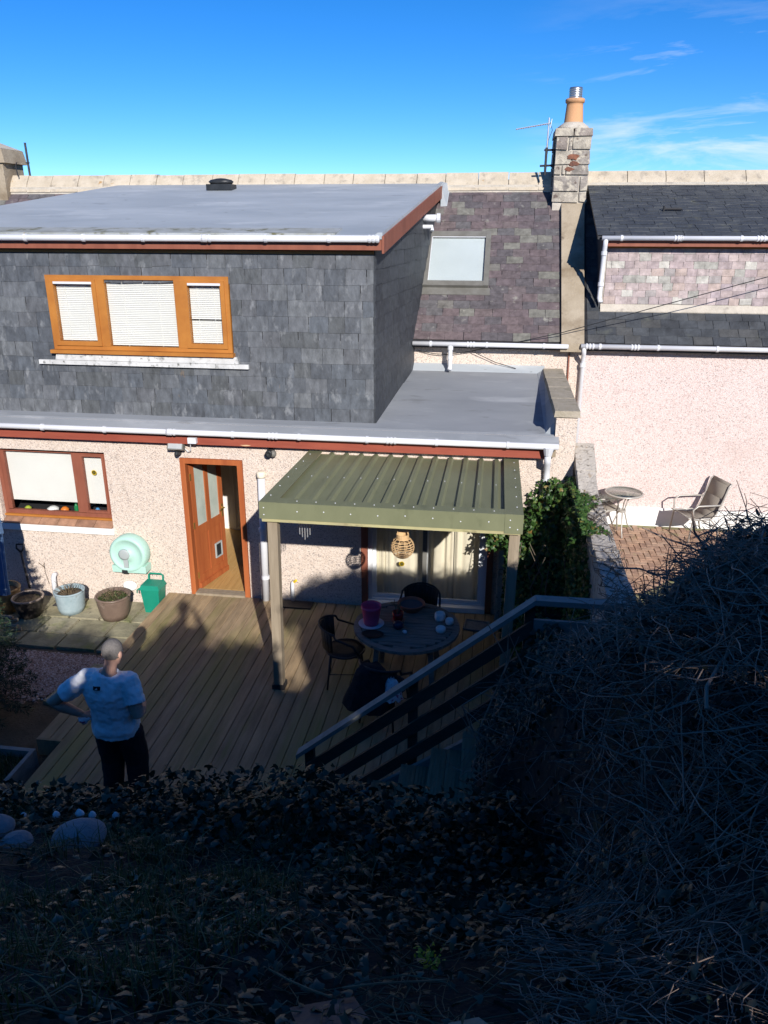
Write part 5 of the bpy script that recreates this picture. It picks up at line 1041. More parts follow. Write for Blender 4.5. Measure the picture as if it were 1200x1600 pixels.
# aerial
AE = thing('tv_aerial', 'television aerial on a bracket beside the chimney', 'aerial', (.72, 15.5, 6.1))
MB().tube([(.72, 15.5, 6.15), (.73, 15.5, 6.98)], .014, 8).build('mast', 'aluminium', AE)
MB().tube([(.16, 15.5, 6.80), (.76, 15.5, 6.89)], .012, 6).build('boom', 'aluminium', AE)
for k in range(14):
    x = .17 + k * .042; z = 6.80 + (x - .16) * .15; MB().tube([(x, 15.38, z), (x, 15.62, z)], .004, 4).build('element', 'aluminium', AE)
MB().tube([(.76, 15.5, 6.82), (.78, 15.5, 6.96)], .008, 5).tube([(.76, 15.38, 6.90), (.76, 15.62, 6.90)], .006, 4).build('reflector', 'aluminium', AE)
MB().tube([(.62, 15.5, 6.20), (.90, 15.5, 6.21)], .02, 6).tube([(.68, 15.5, 6.46), (.90, 15.5, 6.46)], .02, 6).tube([(.72, 15.5, 6.05), (.72, 15.5, 6.5)], .022, 6).tube([(.86, 15.5, 6.15), (.86, 15.5, 6.48)], .016, 6).build('bracket', 'black_metal', AE)
MB().tube([(.76, 15.5, 6.88), (.80, 15.5, 6.78), (.74, 15.5, 6.62), (.74, 15.5, 6.4)], .005, 4).build('cable', 'black_plastic', AE)
# overhead cable
rebase(one('overhead_cable', MB().tube([(-1.30, 13.15, 3.22), (-1.05, 13.14, 3.17), (-.80, 13.13, 3.16), (-.40, 13.12, 3.23), (.1, 13.08, 3.34), (1.03, 13.0, 3.57), (2.0, 13.0, 3.86), (3.2, 12.98, 4.22), (4.6, 12.95, 4.64), (6.5, 12.9, 5.25)], .007, 5).tube([(-.40, 13.12, 3.23), (.0, 13.14, 3.05), (.35, 13.1, 2.96)], .006, 4), 'black_plastic', 'thin black cable sagging from the house to the right', 'cable'), (-1.3, 13.15, 3.22))

# ------------------------------------------------------------------ neighbour's garden furniture
NT = thing('glass_table', 'small round glass garden table in the neighbouring yard', 'table', (2.25, 12.72, .285))
glassmat('table_glass', (.55, .62, .58), .25, .1)
MB().lathe((2.25, 12.72, 1.0), [(.29, 0), (.30, .006), (.30, .012), (.01, .013)], 28).build('top', 'table_glass', NT, True)
MB().tube([(2.25 + .30 * math.cos(2 * math.pi * i / 28), 12.72 + .30 * math.sin(2 * math.pi * i / 28), 1.003) for i in range(29)], .016, 6).build('rim', 'chair_frame', NT, True)
for k in range(3):
    a = R(30 + 120 * k); u_ = Vector((math.cos(a), math.sin(a), 0)); c = Vector((2.25, 12.72, 0))
    MB().tube([c + u_ * .24 + Vector((0, 0, .99)), c + u_ * .10 + Vector((0, 0, .85)), c + u_ * .05 + Vector((0, 0, .68)), c + u_ * .14 + Vector((0, 0, .42)), c + u_ * .27 + Vector((0, 0, .285))], .012, 7).build('leg', 'chair_frame', NT, True)
ring(MB(), (2.25, 12.72), .045, .065, .66, .70, 14).build('collar', 'chair_frame', NT)
def sling(label, x, y, rot, sc=1.0):
    t = thing('sling_chair', label, 'chair', (x, y, .285), 'sling chairs in the neighbouring yard'); t.rotation_euler.z = R(rot); o = Vector((x, y, .285)); m = lambda p: Vector(p) * sc + o
    pf2 = [(.27, .43), (.20, .40), (.0, .37), (-.16, .37), (-.24, .46), (-.33, .70), (-.40, .93), (-.44, .97)]
    b = MB()
    for (xa, za), (xc, zc) in zip(pf2, pf2[1:]): b.hexa([m((xa, -.235, za)), m((xc, -.235, zc)), m((xc, .235, zc)), m((xa, .235, za)), m((xa, -.235, za + .006)), m((xc + .004, -.235, zc + .004)), m((xc + .004, .235, zc + .004)), m((xa, .235, za + .006))])
    b.build('sling', 'sling_mesh', t, True)
    for s in (-1, 1):
        MB().tube([m((p[0], s * .245, p[1])) for p in pf2], .014, 7).build('side_rail', 'chair_frame', t, True)
        MB().tube([m((.24, s * .28, .002)), m((.20, s * .28, .40)), m((.22, s * .28, .58)), m((.14, s * .28, .64)), m((-.15, s * .28, .63)), m((-.30, s * .26, .62))], .014, 7).build('arm', 'chair_frame', t, True)
        MB().tube([m((-.34, s * .27, .002)), m((-.26, s * .26, .25)), m((-.12, s * .25, .40)), m((.2, s * .27, .40))], .014, 7).build('leg', 'chair_frame', t, True)
    MB().tube([m((.20, -.27, .40)), m((.20, .27, .40))], .012, 6).tube([m((-.3, -.26, .18)), m((-.3, .26, .18))], .010, 6).build('cross_bar', 'chair_frame', t, True)
    return t
sling('reclining brown sling chair standing alone against the pink wall', 3.42, 12.72, 200, 1.0)
sling('brown sling chair half hidden behind the boundary wall and glass table', 1.92, 12.98, 20, .92)
# stones on the bank
def stone(label, x, y, rx, ry, rz, seed, m='stone_grey', grp=None, dz_=0.3):
    z = float(bank_z(x, y)); rebase(one('boulder' if rx > .08 else 'white_pebble', MB().ball((x, y, z + rz * dz_), rx, ry, rz, 22, 14, .07, seed), m, label, 'stone', True, grp), (x, y, z))
stone('large smooth grey boulder, roundest and rightmost of the three on the bank', -2.13, 3.1, .145, .14, .062, 1, dz_=.75)
stone('smaller mossy boulder beside the large round one', -2.46, 3.02, .09, .09, .05, 5, dz_=.6)
stone('grey boulder cut off by the left edge of the view', -2.70, 3.18, .11, .10, .06, 8, dz_=.75)
for k, (x, y, lb) in enumerate(((-2.42, 3.56, 'pointed white pebble, upper left of the close trio'), (-2.37, 3.50, 'pointed white pebble, lower left of the close trio'), (-2.30, 3.51, 'pointed white pebble, right of the close trio'), (-2.22, 3.63, 'pointed white pebble standing above the trio'), (-2.57, 3.55, 'dull white pebble left of the trio'), (-2.82, 3.58, 'white pebble near the left boulder'))):
    z = float(bank_z(x, y)) + .05; b = MB().lathe((x, y, z), [(.018, 0), (.024, .010), (.020, .026), (.010, .040), (.002, .046)], 9); rebase(one('white_pebble', b, 'stone_white', lb, 'stone', True, 'white pebbles on the bank'), (x, y, z))
# wooden planter at the deck's corner
PL_ = thing('wooden_planter', 'low wooden planter box full of grass at the deck corner', 'planter', (-5.0, 5.9, -.23))
for (a, c, d, e) in ((-5.7, -4.60, 6.17, 6.22), (-4.645, -4.60, 5.45, 6.168), (-5.7, -4.60, 5.40, 5.448), (-5.7, -5.655, 5.45, 6.168)): MB().box(a, c, d, e, -.23, .0).build('side_board', 'rail_timber', PL_)
MB().box(-5.65, -4.65, 5.45, 6.165, -.22, -.08).build('soil', 'soil', PL_)
n = 2500; V, F, lv = blades(np.stack([rng.uniform(-5.63, -4.67, n), rng.uniform(5.47, 6.15, n), np.full(n, -.085)], 1), rng.uniform(.04, .11, n), np.full(n, .004)); V -= np.array(BASE[PL_.name]); link('grass', npmesh('grass', V, F, lv), 'grass_blade', PL_, kind='stuff')
# ------------------------------------------------------------------ people
from mathutils.bvhtree import BVHTree
def solid(name, mb, voxel, smooth, material, parent, disp=0.0, dscale=.12):
    me = bpy.data.meshes.new(name + '_src'); me.from_pydata(mb.v, [], mb.f); me.update()
    o = bpy.data.objects.new(name + '_src', me); COL.objects.link(o)
    m = o.modifiers.new('r', 'REMESH'); m.mode = 'VOXEL'; m.voxel_size = voxel
    m = o.modifiers.new('s', 'SMOOTH'); m.iterations = smooth; m.factor = .5
    if disp:
        tx = bpy.data.textures.new(name + '_fold', 'CLOUDS'); tx.noise_scale = dscale; m = o.modifiers.new('d', 'DISPLACE'); m.texture = tx; m.strength = disp; m.mid_level = .5; m.texture_coords = 'LOCAL'
    dg = bpy.context.evaluated_depsgraph_get(); r = bpy.data.meshes.new_from_object(o.evaluated_get(dg)); r.name = name
    bpy.data.objects.remove(o); bpy.data.meshes.remove(me)
    r.materials.clear(); r.transform(Matrix.Translation(-Vector(BASE[parent.name]))); r.polygons.foreach_set('use_smooth', [True] * len(r.polygons))
    return link(name, r, material, parent)
V3 = Vector
def hand(b, w, d, curl, side, up):
    """palm from wrist w along d, fingers curling towards curl; side = thumb side"""
    w, d, curl, side = V3(w), V3(d).normalized(), V3(curl).normalized(), V3(side).normalized()
    b.tube([w - d * .02, w + d * .03, w + d * .085], [(.026, .020), (.038, .019), (.040, .016)], 10, up=tuple(curl))
    for k, (o, l) in enumerate(((.032, .070), (.011, .078), (-.011, .072), (-.031, .056))):
        p = w + d * .082 + side * o
        b.tube([p - d * .02, p + d * l * .45 + curl * .006, p + d * l * .8 + curl * .028, p + d * l * .85 + curl * .052], [.0095, .0092, .0085, .007], 8)
    p = w + d * .025 + side * .03
    b.tube([p - side * .012, p + side * .028 + d * .03 + curl * .01, p + side * .034 + d * .06 + curl * .025], [.013, .0115, .009], 8)
def figure(root, J, look=(0, 1, -.25)):
    g = lambda k: V3(J[k])
    b = MB()
    tor = [(*V, rx, ry) for *V, rx, ry in J['torso']]
    b.tube([t[:3] for t in tor], [(t[3], t[4]) for t in tor], 20)
    for s in ('L', 'R'):
        sh, el, wr = g('sh' + s), g('el' + s), g('wr' + s)
        b.tube([sh + (g('chest') - sh) * .35, sh, sh.lerp(el, .5), el, el.lerp(wr, .35), wr], [.085, .078, .066, .054, .056, .034], 12)
        hand(b, wr, J['hd' + s], J['hc' + s], J['hs' + s], None)
        hp, kn, an = g('hip' + s), g('kn' + s), g('an' + s)
        b.tube([hp + V3((0, 0, .06)), hp, hp.lerp(kn, .5), kn, kn.lerp(an, .35), an], [.10, .098, .080, .060, .062, .038], 12)
        b.tube([an + V3((0, -.05, -.045)), an + V3((0, .04, -.045)), an + V3((0, .16, -.06)), an + V3((0, .20, -.062))], [(.034, .034), (.042, .04), (.045, .022), (.03, .014)], 10)
    hc = g('head'); lk = V3(look).normalized(); rt = lk.cross(V3((0, 0, 1))).normalized(); up = rt.cross(lk)
    b.tube([g('neck0'), g('neck1'), hc - up * .03], [.068, .060, .058], 14)
    HM = Matrix((rt, lk, up)).transposed().to_4x4(); HM.translation = hc
    def hp_(x, y, z): return tuple(HM @ V3((x, y, z)))
    def hball(c, rx, ry, rz):
        k = len(b.v); b.ball((0, 0, 0), rx, ry, rz, 16, 12)
        for i in range(k, len(b.v)): b.v[i] = tuple(HM @ (V3(b.v[i]) + V3(c)))
    hball((0, -.005, .025), .083, .100, .098); hball((0, .03, -.04), .066, .070, .085); hball((0, .082, -.105), .028, .024, .022)
    hball((0, .108, -.02), .014, .022, .026); hball((0, .098, -.068), .024, .010, .008); hball((0, .095, .02), .055, .012, .012)
    for s in (-1, 1):
        hball((s * .088, -.008, -.012), .012, .024, .034); hball((s * .04, .07, -.03), .026, .02, .02)
    body = solid('body', b, .0062, 4, 'skin', root)
    for s in (-1, 1): MB().ball(hp_(s * .032, .094, .0), .011, .011, .011, 10, 8).build('eye', 'white_plain', root, True)
    # cropped hair: the upper and rear part of the skull
    k = MB(); k.ball((0, 0, 0), .0865, .1035, .1015, 24, 18); keep = []
    k.v = [(x, y - .005, z + .025) for x, y, z in k.v]
    for f in k.f:
        c = sum((V3(k.v[i]) for i in f), V3()) / len(f)
        if c.z > -.050 + max(0, c.y + .02) * 1.5 and not (abs(c.x) > .07 and c.z < 0 and c.y > -.02): keep.append(f)
    k.f = keep; k.v = [hp_(*v) for v in k.v]; k.build('hair', 'stubble', root, True)
    return body
def clothes(root, J, tee_m, trouser_m, hemz, lift=.018):
    g = lambda k: V3(J[k]); b = MB()
    tor = [t for t in J['torso'] if t[2] > hemz + .12]
    t0 = J['torso'][1]; hem = J['hem']
    pts = [hem[0][:3], hem[1][:3]] + [t[:3] for t in tor]; rr = [hem[0][3:], hem[1][3:]] + [(t[3] + lift + .006, t[4] + lift + .008) for t in tor]
    b.tube(pts[:-1], rr[:-1], 24)
    for s in ('L', 'R'):
        sh, el = g('sh' + s), g('el' + s)
        b.tube([sh + (g('chest') - sh) * .45, sh + V3((0, 0, .004)), sh.lerp(el, .35), sh.lerp(el, .66)], [.102, .096, .094, .092], 14)
    tee = solid('tee_shirt', b, .0085, 5, tee_m, root, .036, .085)
    b = MB(); b.tube([t[:3] for t in J['torso'][:2]], [(t[3] + .008, t[4] + .010) for t in J['torso'][:2]], 22)
    for s in ('L', 'R'):
        hp, kn, an = g('hip' + s), g('kn' + s), g('an' + s)
        b.tube([hp + V3((0, 0, .05)), hp + V3((0, 0, -.02)), hp.lerp(kn, .5), kn, kn.lerp(an, .5), an + V3((0, 0, .02))], [.105, .130, .124, .110, .100, .085], 14)
    solid('trousers', b, .010, 4, trouser_m, root, .022, .12)
    for s in ('L', 'R'):
        b = MB(); an = g('an' + s); b.tube([an + V3((0, -.075, -.04)), an + V3((0, -.02, -.032)), an + V3((0, .10, -.045)), an + V3((0, .205, -.055))], [(.036, .034), (.046, .046), (.05, .036), (.036, .024)], 12)
        b.build('shoe', 'shorts_black', root, True)
    return tee
J = dict(torso=[(-3.27, 5.60, .86, .165, .125), (-3.275, 5.60, .96, .186, .136), (-3.28, 5.595, 1.06, .188, .136), (-3.285, 5.585, 1.20, .200, .136), (-3.295, 5.575, 1.32, .212, .138), (-3.295, 5.57, 1.42, .190, .112), (-3.285, 5.57, 1.475, .125, .090), (-3.278, 5.572, 1.512, .080, .074), (-3.275, 5.575, 1.53, .05, .05)],
    chest=(-3.295, 5.575, 1.40), shL=(-3.495, 5.575, 1.42), shR=(-3.085, 5.575, 1.425), elL=(-3.80, 5.47, 1.205), elR=(-2.985, 5.47, 1.145), wrL=(-3.585, 5.555, 1.035), wrR=(-3.06, 5.72, 1.10),
    hdL=(.85, .35, -.35), hcL=(.2, .3, -1), hsL=(.2, .8, .4), hdR=(-.5, .8, .1), hcR=(-.6, -.2, -.7), hsR=(.2, .1, 1),
    hipL=(-3.375, 5.60, .88), hipR=(-3.175, 5.60, .88), knL=(-3.385, 5.64, .49), knR=(-3.155, 5.66, .49), anL=(-3.395, 5.58, .095), anR=(-3.145, 5.60, .095),
    head=(-3.235, 5.615, 1.70), neck0=(-3.28, 5.56, 1.44), neck1=(-3.262, 5.585, 1.55),
    hem=[(-3.28, 5.595, .850, .222, .176), (-3.28, 5.595, .93, .224, .178)])
for k_, v_ in list(J.items()):      # overall stature
    f_ = .962
    if k_ in ('torso', 'hem'): J[k_] = [(*t[:2], t[2] * f_, *t[3:]) for t in v_]
    elif k_[:2] not in ('hd', 'hc', 'hs'): J[k_] = (*v_[:2], v_[2] * f_)
MN = thing('person', 'man in white T-shirt and black trousers seen from behind, hand on hip', 'person', (-3.27, 5.6, 0.003))
figure(MN, J, (.12, 1, -.30))
tee = clothes(MN, J, 'tee_cotton', 'shorts_black', .86)
bv = BVHTree.FromPolygons([v.co + V3(BASE[MN.name]) for v in tee.data.vertices], [p.vertices[:] for p in tee.data.polygons])
def surf(x, z):
    h_ = bv.ray_cast(V3((x, 4.6, z)), V3((0, 1, 0))); return h_[0].y if h_[0] else 5.45
def decal(pts, off, name, m, parent):      # flat print that follows the back of the shirt
    b = MB(); P = [V3((x, surf(x, z) - off, z)) for x, z in pts]; b.prism(P, (0, .0015, 0)); return b.build(name, m, parent)
xc, zc_ = -3.325, 1.372
bd = MB()
for i in range(6):
    x0, x1 = xc - .033 + i * .011, xc - .033 + (i + 1) * .011
    bd.hexa([(x0, surf(x0, zc_ - .016) - .004, zc_ - .016), (x1, surf(x1, zc_ - .016) - .004, zc_ - .016), (x1, surf(x1, zc_ - .016), zc_ - .016), (x0, surf(x0, zc_ - .016), zc_ - .016), (x0, surf(x0, zc_ + .016) - .004, zc_ + .016), (x1, surf(x1, zc_ + .016) - .004, zc_ + .016), (x1, surf(x1, zc_ + .016), zc_ + .016), (x0, surf(x0, zc_ + .016), zc_ + .016)])
pt = bd.build('back_print', 'print_black', tee)
for k, h_ in enumerate((.006, .011, .016)):
    x = xc - .010 + k * .008; z0 = zc_ - .009; MB().hexa([(x, surf(x, z0) - .0062, z0), (x + .005, surf(x, z0) - .0062, z0), (x + .005, surf(x, z0) - .004, z0), (x, surf(x, z0) - .004, z0), (x - h_ * .3, surf(x, z0 + h_) - .0062, z0 + h_), (x + .005 - h_ * .3, surf(x, z0 + h_) - .0062, z0 + h_ - .003), (x + .005 - h_ * .3, surf(x, z0 + h_) - .004, z0 + h_ - .003), (x - h_ * .3, surf(x, z0 + h_) - .004, z0 + h_)]).build('emblem_bar', 'print_white', tee)
rebase(one('held_cloth', MB().ball((-3.565, 5.545, .945), .055, .04, .035, 14, 10, .7, 2), 'floral', 'crumpled white and red cloth held in the man\'s left hand', 'cloth', True), (-3.565, 5.545, .945))
# the person standing at the viewpoint, whose shadow falls on the deck by the door
gz = float(bank_z(0, -.42)); dx_, dy_ = 3.27, -6.02
sh_ = lambda p: (p[0] + dx_, p[1] + dy_, p[2] + gz - .06)
J2 = {}
for k, v in J.items():
    if k in ('torso', 'hem'): J2[k] = [(*sh_(t[:3]), *t[3:]) for t in v]
    elif k[:2] in ('hd', 'hc', 'hs'): J2[k] = v
    else: J2[k] = sh_(v)
e0 = gz - .06
J2.update(elL=(-.27, -.22, e0 + 1.26), elR=(.24, -.22, e0 + 1.26), wrL=(-.10, -.17, e0 + 1.46), wrR=(.12, -.17, e0 + 1.46), hdL=(.3, .25, .9), hdR=(-.3, .25, .9), hcL=(.9, .2, 0), hcR=(-.9, .2, 0), hsL=(0, -1, .2), hsR=(0, -1, .2))
J2['head'] = (.01, -.36, e0 + 1.70)
P2 = thing('person', 'person standing up on the bank with raised hands, only the shadow reaches the deck', 'person', (0, -.42, gz))
figure(P2, J2, (0, 1, -.3)); clothes(P2, J2, 'shorts_black', 'shorts_black', e0 + .86)
# ------------------------------------------------------------------ vegetation
def bank_norm(x, y):
    e = .05; dx = (bank_z(x + e, y) - bank_z(x - e, y)) / (2 * e); dy = (bank_z(x, y + e) - bank_z(x, y - e)) / (2 * e)
    n = np.stack([-dx, -dy, np.ones_like(dx)], 1); return n / np.linalg.norm(n, axis=1, keepdims=True)
def stuff(name, V, F, lv, m, label=None, cat=None):
    o = link(name, npmesh(name, V, F, lv), m, kind='stuff')
    if label: o['label'] = label; o['category'] = cat
    return o
n = 60000; x = rng.uniform(-5.5, 1.2, n); y = rng.uniform(.7, 4.75, n)
ST_XY = np.array([(-2.13, 3.1, .19), (-2.46, 3.02, .15), (-2.70, 3.18, .16), (-2.42, 3.54, .10), (-2.37, 3.46, .10), (-2.30, 3.47, .10), (-2.22, 3.6, .09), (-2.57, 3.52, .08), (-2.82, 3.55, .08)])
clear = np.ones(n, bool)
for sx_, sy_, sr_ in ST_XY: clear &= (x - sx_) ** 2 + ((y - sy_ + .06) * .7) ** 2 > sr_ ** 2
patch = np.sin(x * 2.3 + 1.1) * np.sin(y * 2.9 + x) * .5 + np.sin(x * 5.1 - y * 4.3) * .25
dens = np.clip(.10 + .38 * patch + .85 * sstep(3.0, 3.6, y) + .22 * sstep(-1.6, -.4, x), .04, 1) * (1 - .6 * sstep(-1.8, -2.6, x) * (y < 3.4)) * (1 - sstep(4.35, 4.65, y) * (x > -1.8))
k = (rng.random(n) < dens) & clear; x, y = x[k], y[k]; n = len(x)
lift = rng.random(n) ** 1.6 * (.05 + .17 * sstep(3.4, 3.9, y) + .14 * sstep(3.2, 3.8, y) * sstep(-2.9, -1.6, x) + .12 * sstep(-.8, .3, x))
P = np.stack([x, y, bank_z(x, y) + .02 + lift], 1); nr_ = bank_norm(x, y)
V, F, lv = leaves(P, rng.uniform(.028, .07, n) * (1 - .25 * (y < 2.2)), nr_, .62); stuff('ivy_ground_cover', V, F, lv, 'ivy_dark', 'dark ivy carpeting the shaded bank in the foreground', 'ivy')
# dry stems and litter on the bank
n = 2600; x = rng.uniform(-4.5, 1.0, n); y = rng.uniform(.8, 4.2, n); a = rng.random(n) * 6.28; L_ = rng.uniform(.08, .40, n); PL = np.zeros((n, 5, 3))
for q in range(5):
    t = q / 4 - .5; xx = x + t * L_ * np.cos(a) + .02 * np.sin(a * 3 + q); yy = y + t * L_ * np.sin(a); PL[:, q] = np.stack([xx, yy, bank_z(xx, yy) + .02 + rng.uniform(0, .05, n)], 1)
V, F = tubes(PL, np.repeat(rng.uniform(.0012, .0032, n)[:, None], 5, 1)); stuff('dry_stems', V, F, None, 'dead_stem', 'thin dry stems littering the shaded bank', 'stems')
# grass tufts
n = 9000; cx = rng.uniform(-4.6, -.6, 70); cy = rng.uniform(1.1, 3.9, 70); w = rng.integers(0, 70, n); x = cx[w] + rng.normal(0, .10, n); y = cy[w] + rng.normal(0, .10, n)
V, F, lv = blades(np.stack([x, y, bank_z(x, y)], 1), rng.uniform(.05, .16, n), rng.uniform(.0015, .0035, n), .9); stuff('bank_grass', V, F, lv, 'grass_blade', 'tufts of rough grass on the shaded bank', 'grass')
# the bramble hedge on the right
HT_X = [-.2, .0, .18, .8, 1.15, 1.43, 2.2, 3.4, 4.5]; HT_Z = [1.6, 2.1, 2.62, 3.10, 3.50, 3.69, 3.50, 3.35, 3.2]
def hedge_top(x, y):
    g = bank_z(x, y); tz = np.interp(x * 4.0 / np.maximum(y, 2.0) if True else x, HT_X, HT_Z)
    ground4 = 2.2
    top = 5.2 - (5.2 - tz) * (np.clip(y, 2.6, 5.4) / 4.0)       # keeps one even slope of the hedge crown
    top = top + .10 * np.sin(x * 6.3 + y * 4.1) * np.sin(y * 5.7 - x * 3.3) + .06 * np.sin(x * 13.1 + y * 9.7) * np.cos(y * 12.3)
    xp = x * 4.0 / np.maximum(y, 1.0); y0 = np.interp(xp, [0, .25, .7, 1.05], [3.9, 3.8, 2.9, 2.0]); y1 = y0 + np.interp(xp, [0, .25, .7, 1.05], [.5, .6, .9, 1.4])
    t_ = np.clip((y - y0) / (y1 - y0), 0, 1)
    return g + np.clip(top - g, .0, 3.0) * t_ * t_ * (3 - 2 * t_)
HG = thing('bramble_hedge', 'overgrown bramble and ivy hedge filling the right foreground', 'hedge', (1.6, 3.8, 1.5))
def part_np(t, name, V, F, lv, m, smooth=False): V = V - np.array(BASE[t.name]); return link(name, npmesh(name, V, F, lv, smooth), m, t, kind='stuff')
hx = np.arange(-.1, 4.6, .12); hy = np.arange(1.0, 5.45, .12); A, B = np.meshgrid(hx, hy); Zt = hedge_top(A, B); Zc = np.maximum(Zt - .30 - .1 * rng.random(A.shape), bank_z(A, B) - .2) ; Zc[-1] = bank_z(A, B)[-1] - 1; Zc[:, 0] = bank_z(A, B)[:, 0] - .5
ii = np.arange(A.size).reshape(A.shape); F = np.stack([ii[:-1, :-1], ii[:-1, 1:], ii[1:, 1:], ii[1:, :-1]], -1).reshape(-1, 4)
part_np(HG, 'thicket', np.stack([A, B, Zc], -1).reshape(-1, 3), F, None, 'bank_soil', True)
def hsample(n, depth=.35):
    x = rng.uniform(-.05, 4.2, n) ; x = np.where(rng.random(n) < .6, rng.uniform(0, 2.2, n), x); y = rng.uniform(1.3, 5.35, n); t = hedge_top(x, y); g = bank_z(x, y)
    z = t - rng.random(n) ** 1.3 * np.minimum(depth, np.maximum(t - g, .05)); return np.stack([x, y, z], 1)[t - g > .06]
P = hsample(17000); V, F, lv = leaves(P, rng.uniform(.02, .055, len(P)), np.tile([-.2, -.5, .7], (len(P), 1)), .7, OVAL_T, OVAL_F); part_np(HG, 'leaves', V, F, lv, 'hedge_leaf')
n = 11000; P = hsample(n, .28); P = P[(P[:, 0] > .55) | (rng.random(len(P)) < .25)]; n = len(P); d = rng.normal(0, 1, (n, 3)); d[:, 2] = np.abs(d[:, 2]) * .5; d /= np.linalg.norm(d, axis=1, keepdims=True); L_ = rng.uniform(.12, .65, n); sag = rng.uniform(-.10, .28, n); bend = rng.normal(0, .12, (n, 3))
PL = np.stack([P + d * (L_ * (q / 6 - .5))[:, None] + bend * (math.sin(math.pi * q / 6)) * L_[:, None] + np.array([0, 0, -1.0]) * (sag * L_ * (q / 6) ** 2)[:, None] for q in range(7)], 1); PL += rng.normal(0, .006, PL.shape)
r0 = rng.uniform(.0012, .0040, n) * (L_ / .4) ** .3
V, F = tubes(PL, r0[:, None] * np.linspace(1, .55, 7)[None], 4); part_np(HG, 'twigs', V, F, None, 'twig')
n = 110; P = hsample(n, .4); P = P[(P[:, 0] > .9) & (P[:, 1] > 2.9)]; n = len(P); d = np.stack([rng.normal(0, .5, n), rng.normal(0, .5, n), rng.uniform(.3, 1, n)], 1); d /= np.linalg.norm(d, axis=1, keepdims=True)
PL = np.stack([P + d * (1.1 * (q / 8 - .6)) + .05 * np.sin(q * 1.3 + np.arange(n))[:, None] * np.array([1, .6, 0]) for q in range(9)], 1); V, F = tubes(PL, rng.uniform(.007, .013, n)[:, None] * np.linspace(1, .5, 9)[None], 6); part_np(HG, 'branches', V, F, None, 'twig', True)
n = 2600; x = rng.uniform(.15, 2.4, n); y = rng.uniform(.7, 2.9, n); a = rng.random(n) * 6.28; L_ = rng.uniform(.08, .45, n); l0 = rng.random(n) * .16; PL = np.stack([np.stack([x + (q / 5 - .5) * L_ * np.cos(a) + .02 * np.sin(q * 2 + a), y + (q / 5 - .5) * L_ * np.sin(a), 0 * x], 1) for q in range(6)], 1); PL[..., 2] = bank_z(PL[..., 0], PL[..., 1]) + .02 + l0[:, None] + rng.uniform(0, .03, (n, 6))
V, F = tubes(PL, rng.uniform(.001, .003, n)[:, None] * np.linspace(1, .5, 6)[None], 4); part_np(HG, 'fallen_twigs', V, F, None, 'twig')
for k in range(9):      # upright shoots standing above the hedge
    x = rng.uniform(.75, 1.6); y = rng.uniform(3.6, 5.2); z = float(hedge_top(np.array([x]), np.array([y]))[0]); h = rng.uniform(.15, .45)
    MB().tube([(x, y, z - .3), (x + .01, y, z), (x - .02, y + .02, z + h * .6), (x + rng.uniform(-.05, .05), y, z + h)], [.006, .005, .004, .002], 5).build('shoot', 'twig', HG)
# ivy mass over the landing end of the rail
n = 7000; x = rng.uniform(-.05, 1.15, n); y = rng.uniform(4.5, 5.62, n); t = np.interp(x, [-.05, .2, .45, .8, 1.15], [.9, 1.9, 2.1, 2.15, 2.2]) * (1 - .06 * np.sin(x * 9)); z = t - rng.random(n) ** 1.5 * .55
IV2 = thing('ivy_clump', 'dark ivy clump swallowing the landing end of the railing', 'ivy', (.5, 5.1, 1.0))
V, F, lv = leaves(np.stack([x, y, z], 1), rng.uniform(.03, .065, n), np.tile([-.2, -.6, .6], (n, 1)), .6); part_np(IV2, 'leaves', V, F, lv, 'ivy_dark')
b = MB()
for k in range(16):
    x = rng.uniform(.1, 1.05); y = rng.uniform(4.7, 5.5); b.tube([(x, y, .6), (x + rng.normal(0, .1), y, 1.3), (x + rng.normal(0, .15), y - .05, 2.0), (x + rng.normal(0, .2), y - .1, 2.35)], [.012, .01, .007, .003], 5)
b.build('stems', 'twig', IV2)
n = 1600; P = np.stack([rng.uniform(0, 1.1, n), rng.uniform(4.7, 5.5, n), rng.uniform(1.2, 2.3, n)], 1)
# ivy bush by the downpipe and boundary wall
IV = thing('ivy_bush', 'sunlit green ivy bush between the canopy post and boundary wall', 'ivy', (.75, 9.2, 0))
n = 26000; x = rng.uniform(.28, 1.14, n); y = rng.uniform(7.9, 9.99, n); t = np.interp(y, [7.9, 8.6, 9.3, 9.99], [.55, 1.15, 1.75, 2.0]) * (.78 + .30 * sstep(.2, .95, x)) + .10 * np.sin(x * 11 + y * 7); z = rng.random(n) * t
# keep leaves near the outer surface
edge = (x < .42 + .12 * np.sin(y * 8 + z * 6)) | (z > t - .22) | (y > 9.85) | ((y < 8.15))
x, y, z = x[edge], y[edge], z[edge]; n = len(x)
V, F, lv = leaves(np.stack([x, y, z], 1), rng.uniform(.035, .075, n), np.tile([-.35, -.7, .45], (n, 1)), .55); part_np(IV, 'leaves', V, F, lv, 'ivy_green')
n = 5200; x = rng.uniform(.93, 1.14, n); y = rng.uniform(7.0, 9.99, n); z = rng.random(n) ** .7 * (2.02 + .06 * np.sin(y * 6)) * np.interp(y, [7, 7.6, 8.2], [.55, .8, 1])
V, F, lv = leaves(np.stack([x, y, z], 1), rng.uniform(.035, .07, n), np.tile([-.8, -.4, .35], (n, 1)), .5); part_np(IV, 'climbing_leaves', V, F, lv, 'ivy_green')
n = 1700; y = 8.0 + 1.9 * rng.random(n); x = 1.05 + rng.random(n) ** 1.6 * (.30 * np.clip(.6 + .5 * np.sin(y * 5), .15, 1)); z = 2.06 + rng.random(n) * .14 * np.clip(1.4 - x, 0, 1)
